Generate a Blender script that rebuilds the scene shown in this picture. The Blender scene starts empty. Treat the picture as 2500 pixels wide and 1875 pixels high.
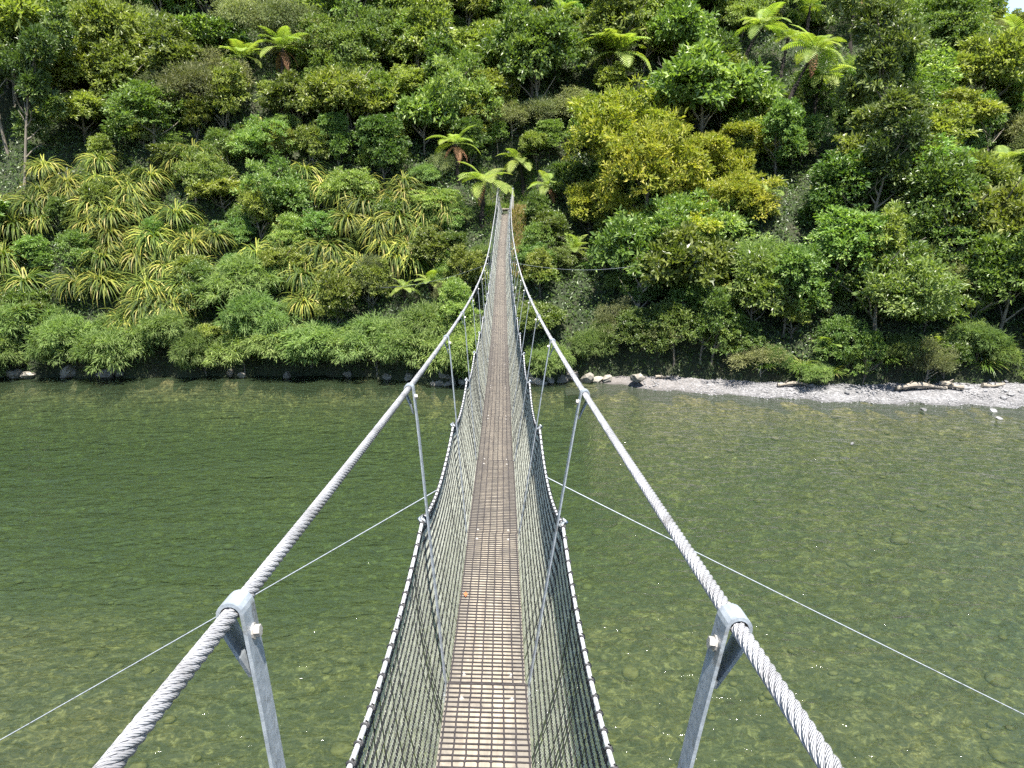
import bpy, math, random
import numpy as np
from mathutils import Vector, Matrix

# ------------------------------------------------------------------ camera, sky, sun, exposure
SC = bpy.context.scene
COL = SC.collection
U = 0.75                       # metres per survey unit of the bridge
CZ = 10.9                      # camera height above the river
PITCH = math.radians(15.5)
YAW = math.radians(0.66)
F = 1900.0 / 2500.0
cam_d = bpy.data.cameras.new('camera')
cam_d.sensor_fit = 'HORIZONTAL'
cam_d.sensor_width = 36.0
cam_d.lens = 36.0 * F
cam_d.clip_start = 0.05
cam_d.clip_end = 3000
cam = bpy.data.objects.new('camera', cam_d)
COL.objects.link(cam)
cam.location = (0, 0, CZ)
cam.rotation_euler = (math.pi / 2 - PITCH, 0, -YAW)
SC.camera = cam

SUN_DIR = Vector((0.085, -0.34, 0.94)).normalized()      # towards the sun
sun_el = math.asin(SUN_DIR.z)
sun_az = math.atan2(SUN_DIR.x, SUN_DIR.y)
world = bpy.data.worlds.new('World')
SC.world = world
world.use_nodes = True
wn = world.node_tree
bg = wn.nodes['Background']
sky = wn.nodes.new('ShaderNodeTexSky')
sky.sky_type = 'NISHITA'
sky.sun_disc = False
sky.sun_elevation = sun_el
sky.sun_rotation = sun_az
sky.air_density = 1.0
sky.dust_density = 0.4
sky.ozone_density = 1.5
wn.links.new(sky.outputs[0], bg.inputs['Color'])
bg.inputs['Strength'].default_value = 0.085
sun_d = bpy.data.lights.new('sun', 'SUN')
sun_d.energy = 5.0
sun_d.angle = math.radians(0.53)
sun_d.color = (1.0, 0.95, 0.87)
sun = bpy.data.objects.new('sun', sun_d)
COL.objects.link(sun)
sun.location = SUN_DIR * 120
sun.rotation_euler = (-SUN_DIR).to_track_quat('-Z', 'Y').to_euler()
SC.view_settings.view_transform = 'Standard'
SC.view_settings.look = 'None'
SC.view_settings.exposure = 1.9
SC.view_settings.gamma = 1.0
SC.view_settings.use_curve_mapping = False
SC.render.engine = 'CYCLES'
cy = SC.cycles
cy.max_bounces = 7
cy.diffuse_bounces = 3
cy.glossy_bounces = 3
cy.transmission_bounces = 4
cy.transparent_max_bounces = 12
cy.volume_bounces = 0
cy.caustics_reflective = False
cy.caustics_refractive = False
cy.sample_clamp_indirect = 6.0
cy.use_denoising = False
cy.use_adaptive_sampling = True
cy.adaptive_threshold = 0.02

# ------------------------------------------------------------------ helpers
def rng(seed):
    return np.random.default_rng(seed)

def make_mesh(name, V, faces, mats=(), smooth=False, face_mat=None, attrs=None, uv=None):
    """V (n,3); faces: list of arrays, each (m,k)."""
    V = np.asarray(V, dtype=np.float32)
    me = bpy.data.meshes.new(name)
    if not isinstance(faces, (list, tuple)):
        faces = [faces]
    faces = [np.asarray(f, dtype=np.int32) for f in faces if len(f)]
    nl = sum(f.size for f in faces)
    npoly = sum(len(f) for f in faces)
    me.vertices.add(len(V))
    me.vertices.foreach_set('co', V.ravel())
    me.loops.add(nl)
    loops = np.concatenate([f.ravel() for f in faces])
    me.loops.foreach_set('vertex_index', loops)
    me.polygons.add(npoly)
    tot = np.concatenate([np.full(len(f), f.shape[1], dtype=np.int32) for f in faces])
    start = np.concatenate([[0], np.cumsum(tot)[:-1]]).astype(np.int32)
    me.polygons.foreach_set('loop_start', start)
    me.polygons.foreach_set('loop_total', tot)
    me.polygons.foreach_set('use_smooth', np.full(npoly, bool(smooth)))
    for m in mats:
        me.materials.append(m)
    if face_mat is not None:
        me.polygons.foreach_set('material_index', np.asarray(face_mat, dtype=np.int32))
    if attrs:
        for k, a in attrs.items():
            at = me.attributes.new(k, 'FLOAT', 'FACE')
            at.data.foreach_set('value', np.asarray(a, dtype=np.float32))
    if uv is not None:
        ul = me.uv_layers.new(name='UVMap')
        ul.data.foreach_set('uv', np.asarray(uv, dtype=np.float32)[loops].ravel())
    me.update(calc_edges=True)
    me.validate()
    return me

def link(name, me, parent=None, loc=None, rot=None, scale=None):
    o = bpy.data.objects.new(name, me)
    COL.objects.link(o)
    if parent is not None:
        o.parent = parent
    if loc is not None:
        o.location = loc
    if rot is not None:
        o.rotation_euler = rot
    if scale is not None:
        o.scale = (scale,) * 3 if isinstance(scale, (int, float)) else scale
    return o

def tag(o, label=None, cat=None, group=None, kind=None):
    if label: o['label'] = label
    if cat: o['category'] = cat
    if group: o['group'] = group
    if kind: o['kind'] = kind
    return o

class MB:
    """collects geometry, several materials"""
    def __init__(s):
        s.V = []; s.F = {}; s.n = 0
    def add(s, V, F, m=0):
        V = np.asarray(V, dtype=np.float32).reshape(-1, 3)
        F = np.asarray(F, dtype=np.int64)
        s.V.append(V)
        s.F.setdefault((m, F.shape[1]), []).append(F + s.n)
        s.n += len(V)
    def mesh(s, name, mats, smooth=False):
        fs, fm = [], []
        for (m, k), L in s.F.items():
            A = np.concatenate(L); fs.append(A); fm.append(np.full(len(A), m))
        return make_mesh(name, np.concatenate(s.V), fs, mats, smooth, np.concatenate(fm))

def frames(P):
    P = np.asarray(P, dtype=np.float64)
    T = np.gradient(P, axis=0)
    T /= np.linalg.norm(T, axis=1)[:, None] + 1e-12
    up = np.tile([0, 0, 1.0], (len(P), 1))
    bad = np.abs(T[:, 2]) > 0.95
    up[bad] = [1.0, 0, 0]
    A = np.cross(T, up); A /= np.linalg.norm(A, axis=1)[:, None] + 1e-12
    B = np.cross(A, T)
    return T, A, B

def tube(P, r, sides=6, cap=False, twist=None):
    P = np.asarray(P, dtype=np.float64)
    r = np.broadcast_to(np.asarray(r, dtype=np.float64), (len(P),))
    T, A, B = frames(P)
    ang = np.arange(sides) * 2 * np.pi / sides
    V = P[:, None, :] + r[:, None, None] * (np.cos(ang)[None, :, None] * A[:, None, :] + np.sin(ang)[None, :, None] * B[:, None, :])
    V = V.reshape(-1, 3)
    n = len(P)
    i = np.arange(n - 1)[:, None]; j = np.arange(sides)[None, :]
    a = i * sides + j; b = i * sides + (j + 1) % sides
    Fq = np.stack([a, b, b + sides, a + sides], -1).reshape(-1, 4)
    return V, Fq

def box(cx, cy_, cz, sx, sy, sz):
    s = np.array([[-1, -1, -1], [1, -1, -1], [1, 1, -1], [-1, 1, -1], [-1, -1, 1], [1, -1, 1], [1, 1, 1], [-1, 1, 1]]) * 0.5
    V = s * [sx, sy, sz] + [cx, cy_, cz]
    Fq = np.array([[0, 3, 2, 1], [4, 5, 6, 7], [0, 1, 5, 4], [1, 2, 6, 5], [2, 3, 7, 6], [3, 0, 4, 7]])
    return V, Fq

def sticks(P0, P1, r):
    """many thin 3-sided sticks at once (open ended)"""
    P0 = np.asarray(P0, float); P1 = np.asarray(P1, float)
    T = P1 - P0
    T /= np.linalg.norm(T, axis=1)[:, None] + 1e-12
    up = np.where(np.abs(T[:, 2:3]) > 0.9, [[0, 1.0, 0]], [[0, 0, 1.0]])
    A = np.cross(T, up); A /= np.linalg.norm(A, axis=1)[:, None] + 1e-12
    B = np.cross(A, T)
    V = []
    for P in (P0, P1):
        for k in range(3):
            an = k * 2 * math.pi / 3 + math.pi / 2
            V.append(P + r * (math.cos(an) * A + math.sin(an) * B))
    V = np.stack(V, 1)
    n = len(P0)
    base = np.arange(n)[:, None, None] * 6
    Fq = np.array([[0, 1, 4, 3], [1, 2, 5, 4], [2, 0, 3, 5]])[None] + base
    return V.reshape(-1, 3), Fq.reshape(-1, 4)

def smooth01(x, a, b):
    t = np.clip((np.asarray(x, float) - a) / (b - a), 0, 1)
    return t * t * (3 - 2 * t)

def wobble(x, y, s=1.0, seed=0.0):
    return (np.sin(x * 0.9 * s + 1.3 + seed) * np.cos(y * 1.1 * s - 0.7 + seed * 2) + 0.5 * np.sin(x * 2.1 * s + y * 1.7 * s + 2.1 + seed)
            + 0.25 * np.sin(x * 4.3 * s - y * 3.7 * s + 0.4 + seed * 3)) / 1.75

# projection into photograph pixels (2500 wide): only used for choosing species and wording labels
cP, sP, cY, sY = math.cos(PITCH), math.sin(PITCH), math.cos(YAW), math.sin(YAW)
FWD = np.array([sY * cP, cY * cP, -sP]); RGT = np.array([cY, -sY, 0.0]); DWN = -np.cross(RGT, FWD)
def project(p):
    d = np.asarray(p, float) - [0, 0, CZ]
    z = d @ FWD
    return 1250 + 1900 * (d @ RGT) / z, 937.5 + 1900 * (d @ DWN) / z, z

# ------------------------------------------------------------------ node materials
def new_mat(name):
    m = bpy.data.materials.new(name)
    m.use_nodes = True
    nt = m.node_tree
    for n in list(nt.nodes):
        nt.nodes.remove(n)
    out = nt.nodes.new('ShaderNodeOutputMaterial')
    return m, nt, out

def N(nt, typ, **kw):
    n = nt.nodes.new('ShaderNode' + typ)
    for k, v in kw.items():
        if k in n.inputs:
            n.inputs[k].default_value = v
        else:
            setattr(n, k, v)
    return n

def ramp(nt, stops, interp='LINEAR'):
    n = nt.nodes.new('ShaderNodeValToRGB')
    n.color_ramp.interpolation = interp
    el = n.color_ramp.elements
    while len(el) < len(stops):
        el.new(0.5)
    for e, (p, c) in zip(el, stops):
        e.position = p
        e.color = (*c, 1)
    return n

def leaf_mat(name, stops, trans=0.35, rough=0.42, spec=0.4, hue=0.03, val=0.35, tint=(1.0, 1.1, 0.35)):
    m, nt, out = new_mat(name)
    L = nt.links.new
    at = N(nt, 'Attribute', attribute_name='rnd')
    rp = ramp(nt, stops)
    L(at.outputs['Fac'], rp.inputs[0])
    oi = N(nt, 'ObjectInfo')
    hsv = N(nt, 'HueSaturation')
    mh = N(nt, 'MapRange'); mh.inputs[3].default_value = 0.5 - hue; mh.inputs[4].default_value = 0.5 + hue
    L(oi.outputs['Random'], mh.inputs[0])
    w2 = N(nt, 'Math', operation='MULTIPLY_ADD'); w2.inputs[1].default_value = 7.31; w2.inputs[2].default_value = 0.13
    fr = N(nt, 'Math', operation='FRACT')
    L(oi.outputs['Random'], w2.inputs[0]); L(w2.outputs[0], fr.inputs[0])
    mv = N(nt, 'MapRange'); mv.inputs[3].default_value = 1 - val; mv.inputs[4].default_value = 1 + val
    L(fr.outputs[0], mv.inputs[0])
    L(mh.outputs[0], hsv.inputs['Hue']); L(mv.outputs[0], hsv.inputs['Value'])
    L(rp.outputs[0], hsv.inputs['Color'])
    p = N(nt, 'BsdfPrincipled')
    p.inputs['Roughness'].default_value = rough
    p.inputs['Specular IOR Level'].default_value = spec
    L(hsv.outputs[0], p.inputs['Base Color'])
    tr = N(nt, 'BsdfTranslucent')
    mul = N(nt, 'MixRGB', blend_type='MULTIPLY'); mul.inputs[0].default_value = 1.0
    mul.inputs[2].default_value = (tint[0] * 1.5, tint[1] * 1.5, tint[2] * 1.5, 1)
    L(hsv.outputs[0], mul.inputs[1]); L(mul.outputs[0], tr.inputs['Color'])
    mx = N(nt, 'MixShader'); mx.inputs[0].default_value = trans
    L(p.outputs[0], mx.inputs[1]); L(tr.outputs[0], mx.inputs[2])
    L(mx.outputs[0], out.inputs['Surface'])
    return m

def noise_mat(name, c1, c2, scale=8.0, rough=0.8, bump=0.3, stretch=(1, 1, 1), metal=0.0, detail=6, obj_var=0.0, spots=None, spec=0.4, coords='Object'):
    m, nt, out = new_mat(name)
    L = nt.links.new
    tc = N(nt, 'TexCoord'); mp = N(nt, 'Mapping'); mp.inputs['Scale'].default_value = stretch
    L(tc.outputs[coords], mp.inputs[0])
    nz = N(nt, 'TexNoise', Scale=scale, Detail=detail, Roughness=0.62)
    L(mp.outputs[0], nz.inputs['Vector'])
    rp = ramp(nt, [(0.3, c1), (0.7, c2)])
    L(nz.outputs[0], rp.inputs[0])
    colr = rp.outputs[0]
    if spots:
        sc_, th, cs = spots
        n2 = N(nt, 'TexNoise', Scale=sc_, Detail=4, Roughness=0.7)
        L(mp.outputs[0], n2.inputs['Vector'])
        r2 = ramp(nt, [(th, (0, 0, 0)), (th + 0.08, (1, 1, 1))])
        L(n2.outputs[0], r2.inputs[0])
        mx = N(nt, 'MixRGB'); mx.inputs[2].default_value = (*cs, 1)
        L(r2.outputs[0], mx.inputs[0]); L(colr, mx.inputs[1])
        colr = mx.outputs[0]
    if obj_var:
        oi = N(nt, 'ObjectInfo'); hsv = N(nt, 'HueSaturation')
        mv = N(nt, 'MapRange'); mv.inputs[3].default_value = 1 - obj_var; mv.inputs[4].default_value = 1 + obj_var
        L(oi.outputs['Random'], mv.inputs[0]); L(mv.outputs[0], hsv.inputs['Value']); L(colr, hsv.inputs['Color'])
        colr = hsv.outputs[0]
    p = N(nt, 'BsdfPrincipled', Roughness=rough, Metallic=metal)
    p.inputs['Specular IOR Level'].default_value = spec
    L(colr, p.inputs['Base Color'])
    if bump:
        b = N(nt, 'Bump', Strength=bump, Distance=0.02)
        L(nz.outputs[0], b.inputs['Height']); L(b.outputs[0], p.inputs['Normal'])
    L(p.outputs[0], out.inputs['Surface'])
    return m

M = {}
M['galv'] = noise_mat('galvanised_steel', (0.19, 0.215, 0.24), (0.33, 0.36, 0.39), scale=42, rough=0.5, bump=0.10, metal=0.3, spots=(13, 0.57, (0.15, 0.155, 0.155)))
M['galv_bolt'] = noise_mat('bolt_steel', (0.32, 0.30, 0.27), (0.44, 0.42, 0.39), scale=60, rough=0.45, bump=0.05, metal=0.4)
M['rope'] = noise_mat('handrope', (0.26, 0.265, 0.27), (0.42, 0.425, 0.43), scale=120, rough=0.7, bump=0.5, stretch=(1, .4, 1))
M['black'] = noise_mat('black_cord', (0.012, 0.012, 0.013), (0.035, 0.035, 0.036), scale=90, rough=0.65, bump=0.2)
M['netwire'] = noise_mat('net_wire', (0.22, 0.225, 0.18), (0.50, 0.505, 0.42), scale=16, rough=0.45, bump=0.0)
M['gridplastic'] = noise_mat('deck_grid', (0.012, 0.010, 0.011), (0.04, 0.034, 0.034), scale=30, rough=0.7, bump=0.1)
M['post'] = noise_mat('weathered_post', (0.20, 0.195, 0.175), (0.36, 0.355, 0.32), scale=9, rough=0.85, bump=0.4, stretch=(4, 4, 0.6))
M['dark_timber'] = noise_mat('dark_timber', (0.035, 0.035, 0.028), (0.10, 0.10, 0.075), scale=7, rough=0.85, bump=0.4, stretch=(0.4, 3, 3))
M['bark'] = noise_mat('bark', (0.07, 0.06, 0.045), (0.22, 0.19, 0.15), scale=6, rough=0.9, bump=0.6, stretch=(3, 3, 0.5), obj_var=0.3)
M['fern_trunk'] = noise_mat('fern_trunk', (0.006, 0.005, 0.004), (0.028, 0.022, 0.016), scale=18, rough=0.95, bump=1.0, stretch=(2, 2, 1))
M['pale_branch'] = noise_mat('pale_branch', (0.17, 0.155, 0.125), (0.32, 0.30, 0.25), scale=7, rough=0.85, bump=0.3)
M['concrete'] = noise_mat('concrete', (0.32, 0.31, 0.29), (0.45, 0.44, 0.41), scale=5, rough=0.9, bump=0.3)
M['rock'] = noise_mat('pale_rock', (0.11, 0.098, 0.08), (0.27, 0.25, 0.21), scale=2.6, rough=0.85, bump=1.0, obj_var=0.25, spots=(4.0, 0.6, (0.05, 0.047, 0.037)))
M['rock_grey'] = noise_mat('grey_rock', (0.09, 0.09, 0.092), (0.21, 0.208, 0.21), scale=3.5, rough=0.85, bump=0.8, obj_var=0.4)
M['drift'] = noise_mat('driftwood', (0.13, 0.11, 0.085), (0.27, 0.24, 0.195), scale=7, rough=0.85, bump=0.5, stretch=(0.5, 3, 3))

# main cable strands: helical wires
def strand_mat():
    m, nt, out = new_mat('wire_rope')
    L = nt.links.new
    uv = N(nt, 'UVMap')
    sep = N(nt, 'SeparateXYZ'); L(uv.outputs[0], sep.inputs[0])
    a = N(nt, 'Math', operation='MULTIPLY_ADD'); a.inputs[1].default_value = 9.0
    b = N(nt, 'Math', operation='MULTIPLY'); b.inputs[1].default_value = 130.0
    L(sep.outputs[1], b.inputs[0]); L(sep.outputs[0], a.inputs[0]); L(b.outputs[0], a.inputs[2])
    w = N(nt, 'Math', operation='MULTIPLY'); w.inputs[1].default_value = 2 * math.pi
    sn = N(nt, 'Math', operation='SINE'); L(a.outputs[0], w.inputs[0]); L(w.outputs[0], sn.inputs[0])
    nz = N(nt, 'TexNoise', Scale=9, Detail=7, Roughness=0.7)
    tc = N(nt, 'TexCoord'); L(tc.outputs['Object'], nz.inputs['Vector'])
    rp = ramp(nt, [(0.28, (0.20, 0.195, 0.195)), (0.5, (0.34, 0.34, 0.35)), (0.72, (0.45, 0.45, 0.46))]); L(nz.outputs[0], rp.inputs[0])
    p = N(nt, 'BsdfPrincipled', Roughness=0.5, Metallic=0.25)
    L(rp.outputs[0], p.inputs['Base Color'])
    bp = N(nt, 'Bump', Strength=0.8, Distance=0.0012); L(sn.outputs[0], bp.inputs['Height']); L(bp.outputs[0], p.inputs['Normal'])
    L(p.outputs[0], out.inputs['Surface'])
    return m
M['strand'] = strand_mat()

def deck_mat():
    m, nt, out = new_mat('deck_timber')
    L = nt.links.new
    tc = N(nt, 'TexCoord')
    mp = N(nt, 'Mapping'); mp.inputs['Scale'].default_value = (22, 1.6, 5); L(tc.outputs['Object'], mp.inputs[0])
    g = N(nt, 'TexNoise', Scale=1.6, Detail=8, Roughness=0.6); L(mp.outputs[0], g.inputs['Vector'])
    rp = ramp(nt, [(0.25, (0.150, 0.128, 0.100)), (0.5, (0.225, 0.197, 0.155)), (0.8, (0.29, 0.258, 0.207))]); L(g.outputs[0], rp.inputs[0])
    oi = N(nt, 'ObjectInfo')
    add = N(nt, 'VectorMath', operation='ADD')
    rv = N(nt, 'Math', operation='MULTIPLY'); rv.inputs[1].default_value = 37.0; L(oi.outputs['Random'], rv.inputs[0])
    L(tc.outputs['Object'], add.inputs[0]); L(rv.outputs[0], add.inputs[1])
    st = N(nt, 'TexNoise', Scale=7.0, Detail=7, Roughness=0.72); L(add.outputs[0], st.inputs['Vector'])
    # worn grey tread band down the middle, dirt towards the edges (both have a shape of their own)
    sep = N(nt, 'SeparateXYZ'); L(tc.outputs['Object'], sep.inputs[0])
    ab = N(nt, 'Math', operation='ABSOLUTE'); L(sep.outputs[0], ab.inputs[0])
    ed = N(nt, 'MapRange'); ed.inputs[1].default_value = 0.06; ed.inputs[2].default_value = 0.19; ed.inputs[3].default_value = -0.10; ed.inputs[4].default_value = 0.14
    L(ab.outputs[0], ed.inputs[0])
    sm = N(nt, 'Math', operation='ADD'); L(st.outputs[0], sm.inputs[0]); L(ed.outputs[0], sm.inputs[1])
    r2 = ramp(nt, [(0.39, (0, 0, 0)), (0.58, (1, 1, 1))]); L(sm.outputs[0], r2.inputs[0])
    mx = N(nt, 'MixRGB'); mx.inputs[2].default_value = (0.10, 0.093, 0.082, 1)
    mf = N(nt, 'Math', operation='MULTIPLY'); mf.inputs[1].default_value = 0.72; L(r2.outputs[0], mf.inputs[0]); L(mf.outputs[0], mx.inputs[0]); L(rp.outputs[0], mx.inputs[1])
    cb = N(nt, 'MapRange'); cb.inputs[1].default_value = 0.012; cb.inputs[2].default_value = 0.034; cb.inputs[3].default_value = 0.45; cb.inputs[4].default_value = 0.0
    L(ab.outputs[0], cb.inputs[0])
    cbn = N(nt, 'Math', operation='MULTIPLY'); L(cb.outputs[0], cbn.inputs[0]); L(st.outputs[0], cbn.inputs[1])
    mx2 = N(nt, 'MixRGB'); mx2.inputs[2].default_value = (0.135, 0.135, 0.112, 1); L(cbn.outputs[0], mx2.inputs[0]); L(mx.outputs[0], mx2.inputs[1])
    # pale lichen specks
    ln = N(nt, 'TexNoise', Scale=60, Detail=3, Roughness=0.6); L(add.outputs[0], ln.inputs['Vector'])
    r3 = ramp(nt, [(0.66, (0, 0, 0)), (0.72, (1, 1, 1))]); L(ln.outputs[0], r3.inputs[0])
    mx3 = N(nt, 'MixRGB'); mx3.inputs[2].default_value = (0.30, 0.295, 0.26, 1); L(r3.outputs[0], mx3.inputs[0]); L(mx2.outputs[0], mx3.inputs[1])
    hsv = N(nt, 'HueSaturation'); mv = N(nt, 'MapRange'); mv.inputs[3].default_value = 0.86; mv.inputs[4].default_value = 1.1
    L(oi.outputs['Random'], mv.inputs[0]); L(mv.outputs[0], hsv.inputs['Value']); L(mx3.outputs[0], hsv.inputs['Color'])
    p = N(nt, 'BsdfPrincipled', Roughness=0.85); p.inputs['Specular IOR Level'].default_value = 0.25
    L(hsv.outputs[0], p.inputs['Base Color'])
    bp = N(nt, 'Bump', Strength=0.35, Distance=0.01); L(g.outputs[0], bp.inputs['Height']); L(bp.outputs[0], p.inputs['Normal'])
    L(p.outputs[0], out.inputs['Surface'])
    return m
M['deck'] = deck_mat()

def ground_mat():
    m, nt, out = new_mat('forest_floor')
    L = nt.links.new
    tc = N(nt, 'TexCoord')
    n1 = N(nt, 'TexNoise', Scale=0.7, Detail=9, Roughness=0.7); L(tc.outputs['Object'], n1.inputs['Vector'])
    rp = ramp(nt, [(0.3, (0.014, 0.020, 0.008)), (0.5, (0.026, 0.040, 0.012)), (0.62, (0.04, 0.042, 0.02)), (0.8, (0.05, 0.075, 0.022))]); L(n1.outputs[0], rp.inputs[0])
    p = N(nt, 'BsdfPrincipled', Roughness=0.95); L(rp.outputs[0], p.inputs['Base Color'])
    n2 = N(nt, 'TexNoise', Scale=4, Detail=8, Roughness=0.75); L(tc.outputs['Object'], n2.inputs['Vector'])
    bp = N(nt, 'Bump', Strength=1.0, Distance=0.3); L(n2.outputs[0], bp.inputs['Height']); L(bp.outputs[0], p.inputs['Normal'])
    L(p.outputs[0], out.inputs['Surface'])
    return m
M['ground'] = ground_mat()

def gravel_mat(name, cols, scale):
    m, nt, out = new_mat(name)
    L = nt.links.new
    tc = N(nt, 'TexCoord')
    v = N(nt, 'TexVoronoi', Scale=scale); L(tc.outputs['Object'], v.inputs['Vector'])
    sep = N(nt, 'SeparateColor'); L(v.outputs['Color'], sep.inputs[0])
    rp = ramp(nt, cols); L(sep.outputs[0], rp.inputs[0])
    n1 = N(nt, 'TexNoise', Scale=0.6, Detail=6, Roughness=0.65); L(tc.outputs['Object'], n1.inputs['Vector'])
    r2 = ramp(nt, [(0.3, (0.72, 0.70, 0.68)), (0.7, (1.08, 1.06, 1.04))]); L(n1.outputs[0], r2.inputs[0])
    mx = N(nt, 'MixRGB', blend_type='MULTIPLY'); mx.inputs[0].default_value = 1; L(rp.outputs[0], mx.inputs[1]); L(r2.outputs[0], mx.inputs[2])
    p = N(nt, 'BsdfPrincipled', Roughness=0.9); L(mx.outputs[0], p.inputs['Base Color'])
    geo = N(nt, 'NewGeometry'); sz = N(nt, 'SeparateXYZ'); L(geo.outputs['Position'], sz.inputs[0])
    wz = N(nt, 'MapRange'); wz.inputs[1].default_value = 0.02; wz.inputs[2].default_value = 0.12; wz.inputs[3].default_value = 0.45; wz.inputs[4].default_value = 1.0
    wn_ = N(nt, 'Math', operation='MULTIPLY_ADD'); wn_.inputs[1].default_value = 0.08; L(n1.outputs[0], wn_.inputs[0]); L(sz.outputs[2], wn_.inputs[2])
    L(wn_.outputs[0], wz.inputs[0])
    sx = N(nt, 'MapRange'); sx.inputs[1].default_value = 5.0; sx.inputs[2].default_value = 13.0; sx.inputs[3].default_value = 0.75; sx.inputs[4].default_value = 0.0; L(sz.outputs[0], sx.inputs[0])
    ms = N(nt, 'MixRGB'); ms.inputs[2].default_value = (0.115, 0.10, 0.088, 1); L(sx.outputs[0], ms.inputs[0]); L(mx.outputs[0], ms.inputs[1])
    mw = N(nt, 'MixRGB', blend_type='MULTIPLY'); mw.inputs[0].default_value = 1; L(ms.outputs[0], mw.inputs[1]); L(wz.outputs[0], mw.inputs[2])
    L(mw.outputs[0], p.inputs['Base Color'])
    bp = N(nt, 'Bump', Strength=0.9, Distance=0.05, invert=True); L(v.outputs['Distance'], bp.inputs['Height']); L(bp.outputs[0], p.inputs['Normal'])
    L(p.outputs[0], out.inputs['Surface'])
    return m
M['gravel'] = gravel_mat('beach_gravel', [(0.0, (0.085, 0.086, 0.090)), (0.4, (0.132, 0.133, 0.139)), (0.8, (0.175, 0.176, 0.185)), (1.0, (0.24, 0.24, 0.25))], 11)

def bed_mat():
    m, nt, out = new_mat('riverbed_cobbles')
    L = nt.links.new
    tc = N(nt, 'TexCoord')
    nd = N(nt, 'TexNoise', Scale=3.0, Detail=4); L(tc.outputs['Object'], nd.inputs['Vector'])
    mixv = N(nt, 'MixRGB'); mixv.inputs[0].default_value = 0.35
    L(tc.outputs['Object'], mixv.inputs[1]); L(nd.outputs['Color'], mixv.inputs[2])
    v = N(nt, 'TexVoronoi', Scale=6.5); L(mixv.outputs[0], v.inputs['Vector'])
    sep = N(nt, 'SeparateColor'); L(v.outputs['Color'], sep.inputs[0])
    nz = N(nt, 'TexNoise', Scale=3.2, Detail=8, Roughness=0.74, Distortion=1.9); L(tc.outputs['Object'], nz.inputs['Vector'])
    ad = N(nt, 'Math', operation='MULTIPLY_ADD'); ad.inputs[1].default_value = 0.12; L(sep.outputs[0], ad.inputs[0])
    sc2 = N(nt, 'Math', operation='MULTIPLY'); sc2.inputs[1].default_value = 1.0; L(nz.outputs[0], sc2.inputs[0]); L(sc2.outputs[0], ad.inputs[2])
    rp = ramp(nt, [(0.36, (0.018, 0.018, 0.014)), (0.50, (0.080, 0.073, 0.043)), (0.61, (0.18, 0.158, 0.082)), (0.70, (0.40, 0.35, 0.18)), (0.80, (0.62, 0.57, 0.34))]); L(ad.outputs[0], rp.inputs[0])
    n1 = N(nt, 'TexNoise', Scale=0.35, Detail=5, Roughness=0.6); L(tc.outputs['Object'], n1.inputs['Vector'])
    r2 = ramp(nt, [(0.3, (0.65, 0.72, 0.7)), (0.7, (1.2, 1.1, 1.0))]); L(n1.outputs[0], r2.inputs[0])
    mx = N(nt, 'MixRGB', blend_type='MULTIPLY'); mx.inputs[0].default_value = 1; L(rp.outputs[0], mx.inputs[1]); L(r2.outputs[0], mx.inputs[2])
    p = N(nt, 'BsdfPrincipled', Roughness=0.9); L(mx.outputs[0], p.inputs['Base Color'])
    bp = N(nt, 'Bump', Strength=0.8, Distance=0.1); L(nz.outputs[0], bp.inputs['Height']); L(bp.outputs[0], p.inputs['Normal'])
    L(p.outputs[0], out.inputs['Surface'])
    return m
M['bed'] = bed_mat()
M['bedstone'] = noise_mat('submerged_stone', (0.10, 0.085, 0.04), (0.34, 0.29, 0.13), scale=5, rough=0.9, bump=0.4)

def water_mat():
    m, nt, out = new_mat('river_water')
    L = nt.links.new
    tc = N(nt, 'TexCoord')
    mp = N(nt, 'Mapping'); mp.inputs['Rotation'].default_value = (0, 0, math.radians(-24)); mp.inputs['Scale'].default_value = (0.55, 1.0, 1.0)
    L(tc.outputs['Object'], mp.inputs[0])
    n1 = N(nt, 'TexNoise', Scale=3.4, Detail=4, Roughness=0.55, Distortion=0.6); L(mp.outputs[0], n1.inputs['Vector'])
    mp2 = N(nt, 'Mapping'); mp2.inputs['Rotation'].default_value = (0, 0, math.radians(35)); mp2.inputs['Scale'].default_value = (0.5, 1.0, 1.0)
    L(tc.outputs['Object'], mp2.inputs[0])
    n2 = N(nt, 'TexNoise', Scale=0.9, Detail=3, Roughness=0.5, Distortion=0.8); L(mp2.outputs[0], n2.inputs['Vector'])
    ad = N(nt, 'Math', operation='MULTIPLY_ADD'); ad.inputs[1].default_value = 1.6; L(n2.outputs[0], ad.inputs[0]); L(n1.outputs[0], ad.inputs[2])
    bp = N(nt, 'Bump', Strength=0.9, Distance=0.11); L(ad.outputs[0], bp.inputs['Height'])
    gl = N(nt, 'BsdfGlossy', Roughness=0.08); L(bp.outputs[0], gl.inputs['Normal'])
    tr = N(nt, 'BsdfTransparent')
    df = N(nt, 'BsdfDiffuse'); df.inputs['Color'].default_value = (0.030, 0.045, 0.022, 1)
    L(bp.outputs[0], df.inputs['Normal'])
    m1 = N(nt, 'MixShader'); m1.inputs[0].default_value = 0.46; L(tr.outputs[0], m1.inputs[1]); L(df.outputs[0], m1.inputs[2])
    fr = N(nt, 'Fresnel', IOR=1.33); L(bp.outputs[0], fr.inputs['Normal'])
    m2 = N(nt, 'MixShader'); L(fr.outputs[0], m2.inputs[0]); L(m1.outputs[0], m2.inputs[1]); L(gl.outputs[0], m2.inputs[2])
    L(m2.outputs[0], out.inputs['Surface'])
    va = N(nt, 'VolumeAbsorption', Density=0.36); va.inputs['Color'].default_value = (0.51, 0.69, 0.44, 1)
    L(va.outputs[0], out.inputs['Volume'])
    return m
M['water'] = water_mat()

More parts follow.
